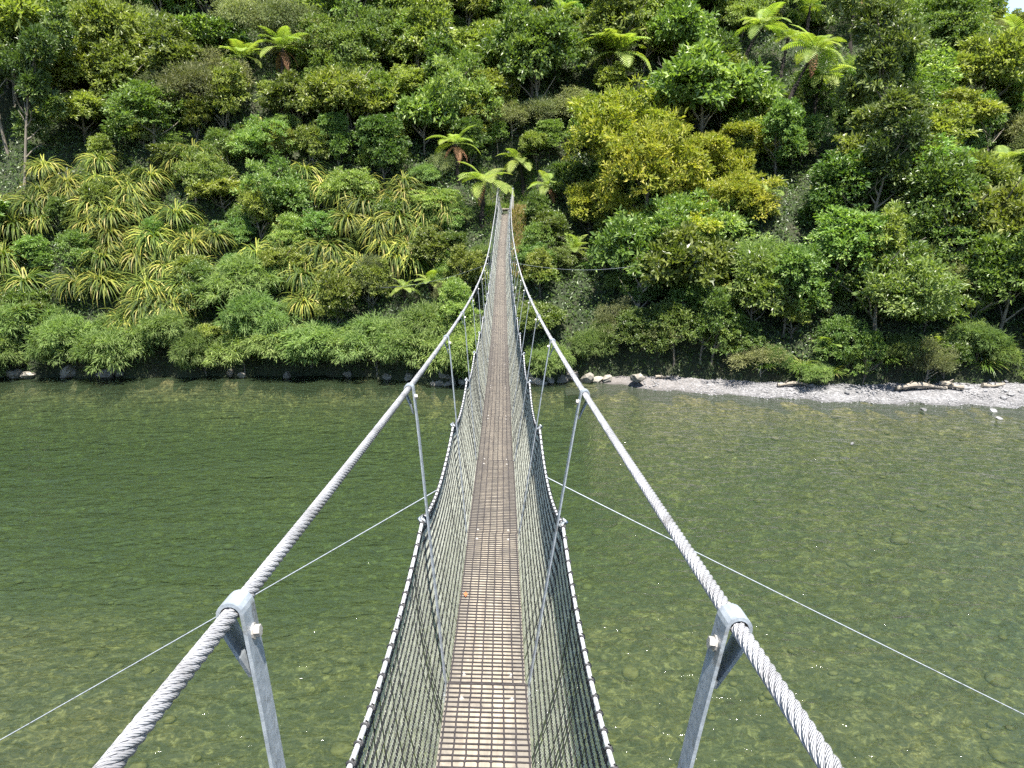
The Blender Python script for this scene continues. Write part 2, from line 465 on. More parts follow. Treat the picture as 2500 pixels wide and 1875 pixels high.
# ------------------------------------------------------------------ terrain
XB = [-90, -60, -27.7, -9, -6, -3.6, 0, 3, 5, 7.7, 16, 25, 40, 70, 120]
YB = [37, 38, 40.8, 41.0, 40.3, 39.2, 39.4, 39.5, 39.6, 38.1, 35.9, 34.9, 34.0, 36, 40]
BW = [0, 0, 0, 0, 0, 0, 0, 0.1, 0.5, 1.5, 1.8, 3.1, 4.0, 4.0, 4.0]
def shore(X):
    return np.interp(X, XB, YB) + 0.18 * np.sin(np.asarray(X) * 2.3) + 0.1 * np.sin(np.asarray(X) * 5.1 + 1)
def beach_w(X):
    return np.interp(X, XB, BW)
def slope_of(X):
    return np.interp(X, [-40, -15, -4, 6, 20, 40, 70], [0.95, 0.95, 0.80, 0.80, 0.80, 0.62, 0.45])
CLEAR = (0.35, 49.6, 8.48)
def ridge(X):
    return np.interp(X, [-90, 20, 38, 52, 66, 100], [70, 70, 42, 15.5, 12, 10])
def bank_z(X, s):
    """height above water at distance s behind the back of the beach"""
    X = np.asarray(X, float); s = np.asarray(s, float)
    bw = beach_w(X)
    base = 0.35 * np.clip(bw / 1.5, 0, 1)
    sp = np.maximum(s, 0)
    z = base + 1.3 * (1 - np.exp(-sp / 0.7)) + slope_of(X) * sp
    z = z + np.minimum(sp, 6) / 6 * 0.9 * wobble(X * 0.35, s * 0.35, 1.0, 2.0)
    H = ridge(X)
    z = H - np.logaddexp(0, (H - z) / 4.0) * 4.0 + 0 * z
    z = np.where(z < -50, z, z)
    s0 = np.minimum(s, 0)
    return z + s0 * 0.9
def hill(X, Y):
    X = np.asarray(X, float); Y = np.asarray(Y, float)
    s = Y - shore(X) - beach_w(X)
    z = bank_z(X, s)
    d = np.hypot((X - CLEAR[0]) / 1.6, (Y - CLEAR[1]) / 2.0)
    w = 1 - smooth01(d, 0.8, 1.9)
    return z * (1 - w) + CLEAR[2] * w

def grid_faces(n, m):
    i = np.arange(n - 1)[:, None]; j = np.arange(m - 1)[None, :]
    a = i * m + j
    return np.stack([a, a + m, a + m + 1, a + 1], -1).reshape(-1, 4)

xs = np.concatenate([np.linspace(-90, -34, 30)[:-1], np.linspace(-34, 36, 180), np.linspace(36, 120, 50)[1:]])
ss = np.concatenate([np.linspace(-1.6, 14, 50), np.linspace(14, 130, 70)[1:]])
GX, GS = np.meshgrid(xs, ss, indexing='ij')
GY = GS + shore(GX) + beach_w(GX)
GZ = hill(GX, GY)
tag(link('hillside', make_mesh('hillside', np.stack([GX, GY, GZ], -1).reshape(-1, 3), grid_faces(len(xs), len(ss))[:, ::-1], [M['ground']], True)), kind='structure')

# gravel beach
bx_ = np.linspace(3.2, 70, 200); tt = np.linspace(0, 1, 14)
BX, BT = np.meshgrid(bx_, tt, indexing='ij')
BYv = shore(BX) - 1.6 + BT * (beach_w(BX) + 2.5)
rel = (BYv - shore(BX)) / np.maximum(beach_w(BX), 0.4)
BZ = np.where(rel < 0, (BYv - shore(BX)) * 0.2, 0.35 * np.clip(beach_w(BX) / 1.5, 0, 1) * np.clip(rel, 0, 1.6)) + 0.03 * wobble(BX * 1.5, BYv * 1.5)
edge = smooth01(BX, 3.2, 5.5)
BZ = BZ * edge - 0.25 * (1 - edge)
tag(link('beach', make_mesh('beach', np.stack([BX, BYv, BZ], -1).reshape(-1, 3), grid_faces(len(bx_), len(tt))[:, ::-1], [M['gravel']], True)), kind='structure')

def bed_z(X, Y):
    sh = shore(X)
    far = np.where(X > 4, 0.16, 0.75) * np.maximum(sh - Y, 0) + 0.02
    near = 0.5 * np.maximum(Y - 6.5, 0) + 0.05
    deep = 1.5 + 1.3 * smooth01(Y, 17, 27) * (1 - smooth01(X, -4, 14)) + 0.45 * wobble(X * 0.16, Y * 0.2, 1, 1.0)
    deep = deep - 0.5 * (1 - smooth01(X, -16, -4)) * (1 - smooth01(Y, 15, 22))
    d = -np.logaddexp(-3 * far, np.logaddexp(-3 * near, -3 * deep)) / 3
    return -np.maximum(d, 0.0) + 0.04 * wobble(X * 2.2, Y * 2.2, 1, 4)
rx = np.linspace(-60, 75, 190); rt = np.linspace(0, 1, 110)
RX, RT = np.meshgrid(rx, rt, indexing='ij')
RY = 4.0 + RT * (shore(RX) + 1.2 - 4.0)
RZ = bed_z(RX, RY) - 0.02
tag(link('riverbed', make_mesh('riverbed', np.stack([RX, RY, RZ], -1).reshape(-1, 3), grid_faces(len(rx), len(rt))[:, ::-1], [M['bed']], True)), kind='structure')

# near bank, under and behind the camera
nx = np.linspace(-90, 120, 80); ny = np.concatenate([np.linspace(-120, -2, 24)[:-1], np.linspace(-2, 9, 26)])
NX, NY = np.meshgrid(nx, ny, indexing='ij')
NZ = np.where(NY > -0.5, (7.6 - NY) * 1.02, 8.26 + 0.02 * (-0.5 - NY)) - 0.15 * np.abs(wobble(NX, NY, 0.8)) * smooth01(np.abs(NX), 1, 4)
tag(link('near_bank', make_mesh('near_bank', np.stack([NX, NY, NZ], -1).reshape(-1, 3), grid_faces(len(nx), len(ny))[:, ::-1], [M['ground']], True)), kind='structure')

# river: a closed body of water
V, Fq = box(15, 21.5, -3.0, 200, 47, 6.0)
tag(link('river', make_mesh('river', V, Fq, [M['water']])), kind='structure')

# stones on the riverbed
def ico(seed, flat=0.6, rough=0.18, sub=1):
    import bmesh
    bm = bmesh.new()
    bmesh.ops.create_icosphere(bm, subdivisions=sub, radius=1.0)
    Vv = np.array([v.co[:] for v in bm.verts]); Ff = np.array([[v.index for v in f.verts] for f in bm.faces])
    bm.free()
    r = rng(seed)
    k = r.normal(size=(5, 3)); ph = r.uniform(0, 6, 5)
    d = sum(np.sin(Vv @ k[i] * 1.6 + ph[i]) for i in range(5)) / 5
    Vv = Vv * (1 + rough * 2 * d[:, None])
    Vv *= [1.0, 0.75 + 0.3 * r.random(), flat]
    return Vv, Ff
ICO = [ico(i, 0.3, 0.22) for i in range(8)]
mb = MB(); r = rng(5)
for i in range(320):
    y = 10 + 26 * r.random() ** 1.5; x = r.uniform(-0.75, 0.75) * (y + 4)
    if y > shore(x) - 1: continue
    s = 0.10 + 0.22 * r.random() ** 2.5
    Vv, Ff = ICO[r.integers(8)]
    a = r.uniform(0, 6.28); ca, sa = math.cos(a), math.sin(a)
    W = Vv * s; W = np.stack([W[:, 0] * ca - W[:, 1] * sa, W[:, 0] * sa + W[:, 1] * ca, W[:, 2]], 1)
    mb.add(W + [x, y, float(bed_z(x, y)) + 0.02], Ff)
o = link('riverbed_stones', mb.mesh('riverbed_stones', [M['bedstone']], True))
tag(o, 'pale rounded stones lying under the green river water', 'stones', kind='stuff')

# ------------------------------------------------------------------ the bridge
def cab_h(D): return -3.06 + 0.00192 * (D - 35.2) ** 2
def deck_h(D): return -5.2 + 0.00228 * (D - 34.0) ** 2
def cx(D): return -0.035 + 0.24 * (np.maximum(D - 36, 0) / 28.0) ** 2
def roll(D): return 0.038 * (1 - smooth01(D, 46, 62))
def sect(D, lx, h):
    """cross-section point (survey units) -> world metres; the section hangs a little askew"""
    D = np.asarray(D, float); c = cab_h(D)
    ro = roll(D)
    dx, dh = lx, h - c
    X = cx(D) + dx * np.cos(ro) + dh * np.sin(ro)
    Hh = c - dx * np.sin(ro) + dh * np.cos(ro)
    return np.stack(np.broadcast_arrays(X * U, D * U, Hh * U + CZ), -1)
D1, DS = 1.38, 2.88
HD = [D1 + DS * k for k in range(-1, 22)]          # hanger stations
DEND = 63.6
TW = 0.58                                          # half spacing at the tower
def cab_half(D): return 0.5 + (TW - 0.5) * smooth01(D, 50, DEND)
DK = 0.2475
ROPE = 1.15

bridge = bpy.data.objects.new('suspension_bridge', None)
COL.objects.link(bridge)
bridge.location = (0, 24, CZ - 3.9)
tag(bridge, 'narrow wire suspension footbridge with netted sides crossing the green river', 'bridge')
BO = np.array(bridge.location)
def part(name, me, parent=bridge, origin=None, **kw):
    o = link(name, me, parent)
    off = Vector(origin) if origin is not None else Vector((0, 0, 0))
    o.matrix_parent_inverse = Matrix.Identity(4)
    if parent is bridge:
        o.location = off - Vector(BO)
    tag(o, **kw)
    return o

# --- main cables: core plus six laid strands on the near length
RC = 0.0100
for side in (-1, 1):
    D = np.concatenate([np.arange(-2.0, 24, 0.12), np.arange(24, DEND + 0.01, 0.4)])
    P = sect(D, side * cab_half(D), cab_h(D))
    core_r = np.where(D < 21.5, RC * 0.62, RC * 1.32)
    V, Fq = tube(P, core_r, 8)
    c = part('main_cable', make_mesh('main_cable', V, Fq, [M['strand']], True, uv=np.zeros((len(V), 2))))
    Dn = np.arange(-1.2, 21.6, 0.0135)
    Pn = sect(Dn, side * cab_half(Dn), cab_h(Dn))
    T, A, B = frames(Pn)
    lay = 0.132
    ph = Dn * U / lay * 2 * math.pi * -1.0
    for k in range(6):
        a = ph + k * math.pi / 3
        C = Pn + RC * 0.80 * (np.cos(a)[:, None] * A + np.sin(a)[:, None] * B)
        V, Fq = tube(C, RC * 0.47, 7)
        uv = np.stack([np.tile(np.arange(7) / 7.0, len(C)), np.repeat(Dn * U, 7)], -1)
        st = link('strand', make_mesh('strand', V, Fq, [M['strand']], True, uv=uv), c)
        st.matrix_parent_inverse = Matrix.Identity(4)
    # short cable stays from the tower top to the ground anchor behind
    E = np.array([[TW * side * U + cx(DEND) * U, DEND * U, cab_h(DEND) * U + CZ], [TW * side * U + cx(DEND) * U, DEND * U + 4.2, 8.1]])
    V, Fq = tube(E, RC * 1.3, 7)
    part('back_stay', make_mesh('back_stay', V, Fq, [M['strand']], True, uv=np.zeros((len(V), 2))))

# --- hangers: flat strap bent over the cable, short return leg, bolt
def strap_mesh(side, k, D):
    """built in world space around its cable point"""
    top = sect(D, side * cab_half(D), cab_h(D))
    bot = sect(D, side * (DK + 0.012), deck_h(D) - 0.03)
    t = U * 0.0075; b = 0.0255                                          # thickness, half width along the bridge
    Tn = (sect(D + .05, side * cab_half(D), cab_h(D + .05)) - top); Tn /= np.linalg.norm(Tn)
    ri = RC * 1.36 + 0.001
    inn = np.array([-side, 0, 0.0])
    dwn = bot - top; dwn /= np.linalg.norm(dwn)
    up = -dwn
    lat = inn - dwn * (inn @ dwn); lat /= np.linalg.norm(lat)            # towards the bridge
    # centre line of the strap: bottom -> up inner side -> over -> return leg
    path = [bot + lat * 0.0, top + lat * (ri + t / 2) + dwn * 0.16]
    path.append(top + lat * (ri + t / 2) + dwn * 0.02)
    for a in np.linspace(0, math.pi, 9)[0:]:
        path.append(top + lat * math.cos(a) * (ri + t / 2) + up * math.sin(a) * (ri + t / 2))
    path.append(top - lat * (ri + t / 2) * 0.85 + dwn * 0.03)
    path.append(top - lat * (ri * 0.15) + dwn * 0.075)
    path.append(top + lat * (ri * 0.35) + dwn * 0.115)
    path = np.array(path)
    W = np.full(len(path), b); W[-1] = b * 0.30; W[-2] = b * 0.8
    tang = np.gradient(path, axis=0); tang /= np.linalg.norm(tang, axis=1)[:, None]
    wd = np.tile(Tn, (len(path), 1)) ; wd[0] = [0, 1, 0]
    nrm = np.cross(tang, wd); nrm /= np.linalg.norm(nrm, axis=1)[:, None]
    V = np.stack([path + wd * W[:, None] + nrm * t / 2, path - wd * W[:, None] + nrm * t / 2,
                  path - wd * W[:, None] - nrm * t / 2, path + wd * W[:, None] - nrm * t / 2], 1).reshape(-1, 3)
    n = len(path)
    i = np.arange(n - 1)[:, None]; j = np.arange(4)[None]
    Fq = np.stack([i * 4 + j, i * 4 + (j + 1) % 4, i * 4 + 4 + (j + 1) % 4, i * 4 + 4 + j], -1).reshape(-1, 4)
    Fq = np.concatenate([Fq, [[0, 3, 2, 1], [4 * n - 4, 4 * n - 3, 4 * n - 2, 4 * n - 1]]])
    bolt_c = top + lat * (ri + t) + dwn * 0.040
    return V, Fq, bolt_c, lat, Tn, top, bot

for k, D in enumerate(HD):
    if D > 62.5: continue
    for side in (-1, 1):
        V, Fq, bc, lat, Tn, top, bot = strap_mesh(side, k, D)
        h = part('hanger', make_mesh('hanger', V, Fq, [M['galv']]))
        if D < 30:
            # hex bolt with washer through strap and return leg
            Bv = np.cross(lat, Tn)
            mbb = MB()
            for (r0, z0, z1, ns) in ((0.0125, 0.0, 0.0025, 12), (0.0095, 0.0025, 0.011, 6)):
                an = np.arange(ns) * 2 * math.pi / ns
                ring = r0 * (np.cos(an)[:, None] * Tn + np.sin(an)[:, None] * Bv)
                Vv = np.concatenate([bc + ring + lat * z0, bc + ring + lat * z1, [bc + lat * z1]])
                i = np.arange(ns)
                mbb.add(Vv, np.stack([i, (i + 1) % ns, ns + (i + 1) % ns, ns + i], -1))
                mbb.add(Vv, np.stack([ns + i, ns + (i + 1) % ns, np.full(ns, 2 * ns)], -1))
            link('bolt', mbb.mesh('bolt', [M['galv_bolt']]), h).matrix_parent_inverse = Matrix.Identity(4)
        # rope hook: rod bracket outside the strap that carries the hand rope
        rp_ = sect(D, side * 0.418, deck_h(D) + ROPE)
        fr = (deck_h(D) + ROPE - deck_h(D)) / (cab_h(D) - deck_h(D))
        sp_ = bot + (top - bot) * fr
        out = np.array([side, 0, 0.0])
        pth = np.array([sp_, sp_ + out * 0.02 + [0, 0, 0.018], rp_ + [0, 0, 0.022], rp_ + out * 0.018 + [0, 0, 0.006], rp_ + out * 0.006 + [0, 0, -0.018], rp_ - out * 0.014 + [0, 0, -0.012]])
        V, Fq = tube(pth, 0.0075, 6)
        link('rope_hook', make_mesh('rope_hook', V, Fq, [M['galv']], True), h).matrix_parent_inverse = Matrix.Identity(4)
    # transom under the deck
    a, b_ = sect(D, -DK - 0.03, deck_h(D) - 0.06), sect(D, DK + 0.03, deck_h(D) - 0.06)
    V, Fq = box(0, 0, 0, np.linalg.norm(b_ - a), 0.06, 0.04)
    part('transom', make_mesh('transom', V + (a + b_) / 2, Fq, [M['galv']]))

# --- hand rope height with sag between hooks
def rope_h(D):
    ph = ((D - D1) / DS) % 1.0
    k = np.floor((D - D1) / DS)
    a = deck_h(D1 + k * DS) + ROPE; b = deck_h(D1 + (k + 1) * DS) + ROPE
    return a + (b - a) * ph - 0.17 * 4 * ph * (1 - ph)
def rope_half(D):
    ph = ((D - D1) / DS) % 1.0
    return 0.418 + 0.004 * 4 * ph * (1 - ph)
for side in (-1, 1):
    D = np.concatenate([np.arange(-1.4, 22, 0.072), np.arange(22, DEND, 0.288)])
    P = sect(D, side * rope_half(D), rope_h(D))
    V, Fq = tube(P, 0.0072, 7)
    part('hand_rope', make_mesh('hand_rope', V, Fq, [M['rope']], True))
    # deck cables along both edges
    P = sect(D, side * (DK - 0.02), deck_h(D) - 0.045)
    V, Fq = tube(P, 0.011, 6)
    part('deck_cable', make_mesh('deck_cable', V, Fq, [M['strand']], True, uv=np.zeros((len(V), 2))))

# --- net panels, one per bay and side; black lashings round the hand rope
NR = 15
r = rng(11)
for k in range(len(HD) - 1):
    Da, Db = HD[k], min(HD[k + 1], DEND)
    if k == len(HD) - 2: Db = DEND
    if Da > DEND: break
    for side in (-1, 1):
        mb = MB()
        step = 0.0235 if Da < 7 else (0.028 if Da < 16 else (0.05 if Da < 32 else 0.09))
        wr = 0.0011 if Da < 7 else (0.0014 if Da < 16 else (0.0022 if Da < 32 else 0.0036))
        rr = 0.0029 if Da < 7 else (0.0024 if Da < 16 else (0.0022 if Da < 32 else 0.004))
        n = int(round((Db - Da) / step))
        Dn = Da + (np.arange(n + 1)) * (Db - Da) / n
        rows = NR if Da < 32 else 8
        v = np.arange(rows + 1) / rows
        def surf(Dq, vq):
            bh = deck_h(Dq) - 0.02; th = rope_h(Dq)
            bulge = 0.035 * np.sin(math.pi * vq)
            return sect(Dq, side * (DK + 0.005 + (rope_half(Dq) - DK) * vq + bulge), bh + (th - bh) * vq)
        st = (Db - Da) / n
        jit = r.normal(0, 0.07, (n + 1, rows + 1)) * st
        jz = r.normal(0, 0.006, (n + 1, rows + 1))
        jz[:, 0] = jz[:, -1] = 0
        colpick = r.random(n) < (0.90 if Da < 10 else 0.62)
        for i in range(rows):
            # wires of this row, staggered by half a mesh against the next row
            off = (i % 2) * 0.5 * st
            d0 = Dn[:-1] + off + jit[:-1, i]; d1 = Dn[:-1] + off + jit[:-1, i] * 0.5
            Pa = surf(d0, v[i] + jz[:-1, i]); Pb = surf(d1, v[i + 1] + jz[:-1, i + 1])
            pick = colpick
            V, Fq = sticks(Pa[pick], Pb[pick], wr); mb.add(V, Fq, 0)
            V, Fq = sticks(Pa[~pick], Pb[~pick], wr * 1.15); mb.add(V, Fq, 1)
        for i in range(1, rows):
            # black knotted row, zig-zagging between the staggered wires
            zz = np.where(np.arange(2 * n + 1) % 2 == 0, 0.010, -0.010) if Da < 16 else np.zeros(2 * n + 1)
            stp = 1 if Da < 16 else 6
            dd = (Da + np.arange(2 * n + 1) * st / 2)[::stp]; zz = zz[::stp] + r.normal(0, 0.0025, len(dd))
            Pq = surf(dd, v[i] + zz)
            V, Fq = sticks(Pq[:-1], Pq[1:], rr); mb.add(V, Fq, 1)
        part('net_panel', mb.mesh('net_panel', [M['netwire'], M['black']]), kind='stuff')
        # lashings
        mb = MB()
        lp = 0.126 if Da < 24 else 0.25
        for d in np.arange(Da + 0.05, Db, lp):
            p0 = sect(d, side * rope_half(d), rope_h(d)); p1 = sect(d + 0.02, side * rope_half(d), rope_h(d + 0.02))
            a = r.uniform(0.6, 1.4)
            tt = np.linspace(0, 2.4 * math.pi, 12)
            T = (p1 - p0) / np.linalg.norm(p1 - p0)
            Aa = np.cross(T, [0, 0, 1.0]); Aa /= np.linalg.norm(Aa); Bb = np.cross(Aa, T)
            P = p0 + 0.0094 * (np.cos(tt)[:, None] * Aa + np.sin(tt)[:, None] * Bb) + np.linspace(0, 0.016 * a, 12)[:, None] * T
            dn = surf(np.array([d + 0.03]), np.array([1 - 0.05]))[0]
            P = np.concatenate([P, [dn]])
            V, Fq = tube(P, 0.0040 if Da < 24 else 0.005, 4); mb.add(V, Fq)
        part('lashing', mb.mesh('lashing', [M['black']], True), kind='stuff')

# --- deck panels with washers, plastic anti-slip grid on top
PW = DK * U
for k in range(len(HD) - 1):
    Da, Db = HD[k], HD[k + 1]
    if Da > 61: break
    if Db > DEND - 1.5: Db = DEND
    pa, pb = sect(Da, 0, deck_h(Da)), sect(Db, 0, deck_h(Db))
    ctr = (pa + pb) / 2
    n = 13
    Dq = np.linspace(Da - 0.035, Db + 0.02, n)
    lift = np.linspace(-0.006, 0.010, n)              # each board laps over the next one
    hw = DK * (1.0 + 0.03 * (k % 2))
    def dpt(Dx, lx, dz):
        return sect(Dx, lx, deck_h(Dx) + dz / U)
    L0 = dpt(Dq, -hw, lift) - ctr; R0 = dpt(Dq, hw, lift) - ctr
    L1 = dpt(Dq, -hw, lift - 0.036) - ctr; R1 = dpt(Dq, hw, lift - 0.036) - ctr
    V = np.stack([L0, R0, R1, L1], 1).reshape(-1, 3)
    i = np.arange(n - 1)[:, None]; j = np.arange(4)[None]
    Fq = np.stack([i * 4 + j, i * 4 + 4 + j, i * 4 + 4 + (j + 1) % 4, i * 4 + (j + 1) % 4], -1).reshape(-1, 4)
    Fq = np.concatenate([Fq, [[0, 1, 2, 3], [4 * n - 1, 4 * n - 2, 4 * n - 3, 4 * n - 4]]])
    pan = part('deck_panel', make_mesh('deck_panel', V, Fq, [M['deck']]), origin=ctr)
    if Da < 26:
        an = np.arange(10) * 2 * math.pi / 10
        for dd in (Da + 0.16, Db - 0.16):
            for lx in (-0.155, 0.155):
                lf = np.interp(dd, Dq, lift)
                c0 = dpt(dd, lx, lf + 0.0035) - ctr
                ring = np.stack([np.cos(an), np.sin(an), 0 * an], 1)
                Vv = np.concatenate([c0 + ring * 0.013 - [0, 0, 0.0035], c0 + ring * 0.012, c0 + ring * 0.006 + [0, 0, 0.001], c0 + ring * 0.005 + [0, 0, 0.004]])
                ii = np.arange(10)
                Fw = np.concatenate([np.stack([q * 10 + ii, q * 10 + (ii + 1) % 10, q * 10 + 10 + (ii + 1) % 10, q * 10 + 10 + ii], -1) for q in range(3)])
                me = make_mesh('washer', Vv, [Fw, (30 + ii)[None]], [M['galv_bolt']])
                w = link('washer', me, pan); w.matrix_parent_inverse = Matrix.Identity(4)
    # grid
    mb = MB()
    cell = 0.0525
    nrow = int(round((Db - Da) / cell))
    gr = 0.0036 if Da < 10 else 0.0028
    lanes = np.linspace(-hw + 0.012, hw - 0.012, 8) + 0.004 * math.sin(k * 2.7)
    Dg = Da + (np.arange(nrow + 1)) * (Db - Da) / nrow
    lf = np.interp(Dg, Dq, lift) + 0.003
    def flat(P0, P1, w0, hgt=0.003):
        """raised flat bars"""
        T = P1 - P0; T /= np.linalg.norm(T, axis=1)[:, None]
        S = np.cross(T, [0, 0, 1.0]); S /= np.linalg.norm(S, axis=1)[:, None]
        up = np.array([0, 0, hgt])
        Vv = np.stack([P0 - S * w0, P0 + S * w0, P1 + S * w0, P1 - S * w0, P0 - S * w0 * .7 + up, P0 + S * w0 * .7 + up, P1 + S * w0 * .7 + up, P1 - S * w0 * .7 + up], 1)
        b0 = np.arange(len(P0))[:, None, None] * 8
        Ff = np.array([[4, 5, 6, 7], [0, 1, 5, 4], [1, 2, 6, 5], [2, 3, 7, 6], [3, 0, 4, 7]])[None] + b0
        return Vv.reshape(-1, 3), Ff.reshape(-1, 4)
    gj = r.normal(0, 0.0011, (len(Dg), 8))
    for li, lx in enumerate(lanes):
        Pq = dpt(Dg, lx + gj[:, li] * 1.3, lf)
        V, Fq = flat(Pq[:-1], Pq[1:], gr); mb.add(V, Fq)
        if Da < 16:
            sz = 0.0085
            dirs = np.array([[sz, 0, 0], [0, sz, 0], [-sz, 0, 0], [0, -sz, 0]])
            Vn = (Pq[:, None, :] + [0, 0, 0.0036] + dirs[None]).reshape(-1, 3)
            mb.add(Vn, np.arange(len(Pq) * 4).reshape(-1, 4))
    Pl = dpt(Dg, -hw + 0.002, lf); Pr = dpt(Dg, hw - 0.002, lf)
    Pm = dpt(Dg + r.normal(0, 0.003, len(Dg)), 0.0, lf + 0.0004)
    for A_, B_ in ((Pl, Pm), (Pm, Pr)):
        V, Fq = flat(A_ + [0, 0, 0.0005], B_ + [0, 0, 0.0005], gr * 1.05); mb.add(V, Fq)
    part('anti_slip_grid', mb.mesh('anti_slip_grid', [M['gridplastic']]), kind='stuff')

# --- far tower: two posts with saddles, cross beam, landing boards
tz = deck_h(DEND) * U + CZ
for side in (-1, 1):
    X = (cx(DEND) + side * TW) * U
    top = cab_h(DEND) * U + CZ
    V0, F0 = box(0, 0, 0, 1, 1, 1)
    mb = MB()
    for (w, z0, z1) in ((0.155, tz - 3.0, top - 0.04),):
        P = np.array([[X, DEND * U, z0], [X, DEND * U, (z0 + z1) / 2], [X, DEND * U, z1 - 0.02], [X, DEND * U, z1]])
        V, Fq = tube(P, np.array([w, w * 0.94, w * 0.88, w * 0.74]) * 0.56, 10); mb.add(V, Fq)
        nn = len(V); mb.add(V[-10:], np.arange(10)[None])
    po = part('tower_post', mb.mesh('tower_post', [M['post']], False))
    V, Fq = box(X, DEND * U, top - 0.02, 0.13, 0.2, 0.05)
    link('saddle', make_mesh('saddle', V, Fq, [M['galv']]), po).matrix_parent_inverse = Matrix.Identity(4)
V, Fq = box(cx(DEND) * U, DEND * U + 0.02, tz - 0.25, 1.25, 0.16, 0.18)
part('cross_beam', make_mesh('cross_beam', V, Fq, [M['dark_timber']]))
for q in range(9):
    V, Fq = box(cx(DEND) * U, DEND * U + 0.10 + q * 0.155, tz + 0.01 - 0.004 * (q % 3), 0.62, 0.145, 0.04)
    part('landing_board', make_mesh('landing_board', V, Fq, [M['deck']]))

# --- guy wires to the banks
def wire(A_, B_, sag, name='guy_wire', rad=0.006, mat='galv'):
    t = np.linspace(0, 1, 30)[:, None]
    P = np.array(A_) * (1 - t) + np.array(B_) * t
    P[:, 2] -= (sag * 4 * t * (1 - t))[:, 0]
    V, Fq = tube(P, rad, 6)
    return part(name, make_mesh(name, V, Fq, [M[mat]], True))
def pix3(x, y, zc):
    return np.array([0, 0, CZ]) + zc * (FWD + RGT * (x - 1250) / 1900 + DWN * (y - 937.5) / 1900)
GA_R = sect(10.3, DK, deck_h(10.3) - 0.05); GA_L = sect(9.9, -DK, deck_h(9.9) - 0.05)
END_R = pix3(3800, 2377, 10 * U); END_L = pix3(-1300, 2537, 10 * U)
wire(GA_R, END_R, 0.03, rad=0.0055); wire(GA_L, END_L, 0.03, rad=0.0055)
mr = np.array([9.3, 42.9, 0]); mr[2] = hill(mr[0], mr[1]) + 1.6
ml = np.array([-7.5, 43.4, 0]); ml[2] = hill(ml[0], ml[1]) + 1.2
wire(sect(44, DK, deck_h(44) - 0.05), mr, 0.55, rad=0.006); wire(sect(44, -DK, deck_h(44) - 0.05), ml, 0.35, rad=0.006)
for e, nm in ((END_R, 'right'), (END_L, 'left')):
    gz = e[2]
    V, Fq = box(e[0], e[1], gz - 1.5, 0.5, 0.5, 3.0)
    part('guy_anchor', make_mesh('guy_anchor', V, Fq, [M['concrete']]))

# one russet leaf lying on the deck edge
lp_ = sect(5.6, -0.2, deck_h(5.6)) + [0, 0, 0.012]
Vl = np.array([[0, 0, 0], [0.012, 0.02, 0.008], [0, 0.055, 0.004], [-0.014, 0.022, 0.010], [0.0, 0.025, 0.001]])
tag(link('fallen_leaf', make_mesh('fallen_leaf', Vl, np.array([[0, 1, 4], [1, 2, 4], [2, 3, 4], [3, 0, 4]]), [noise_mat('russet_leaf', (0.25, 0.07, 0.03), (0.4, 0.14, 0.05), scale=40)]), loc=lp_), 'russet fallen leaf on the left edge of the deck', 'leaf')

# retaining timbers by the landing
for q in range(2):
    V, Fq = box(0, 0, 0, 1.9, 0.14, 0.16)
    if q == 0:
        ret = bpy.data.objects.new('retaining_wall', None); COL.objects.link(ret)
        ret.location = (1.75, 49.0, 8.15); tag(ret, 'low dark timber retaining wall right of the far bridge towers', 'retaining wall')
    link('timber', make_mesh('timber', V, Fq, [M['dark_timber']]), ret, loc=(0, 0, 0.17 * q))

# ------------------------------------------------------------------ foliage
def leaves_mesh(name, P, dirn, nrm, length, width, mat, rnd, extra=None, fold=0.25):
    n = len(P)
    dirn = dirn / (np.linalg.norm(dirn, axis=1)[:, None] + 1e-9)
    side = np.cross(nrm, dirn); side /= np.linalg.norm(side, axis=1)[:, None] + 1e-9
    up = np.cross(dirn, side)
    length = np.broadcast_to(length, (n,))[:, None]; width = np.broadcast_to(width, (n,))[:, None]
    mid = P + dirn * length * 0.45
    V = np.stack([P, mid + side * width / 2 + up * width * fold, P + dirn * length - up * length * 0.12, mid - side * width / 2 + up * width * fold], 1)
    b = np.arange(n)[:, None] * 4
    Ft = np.concatenate([b + [0, 1, 2], b + [0, 2, 3]], 1).reshape(-1, 3)
    return V.reshape(-1, 3), Ft, np.repeat(rnd, 2)

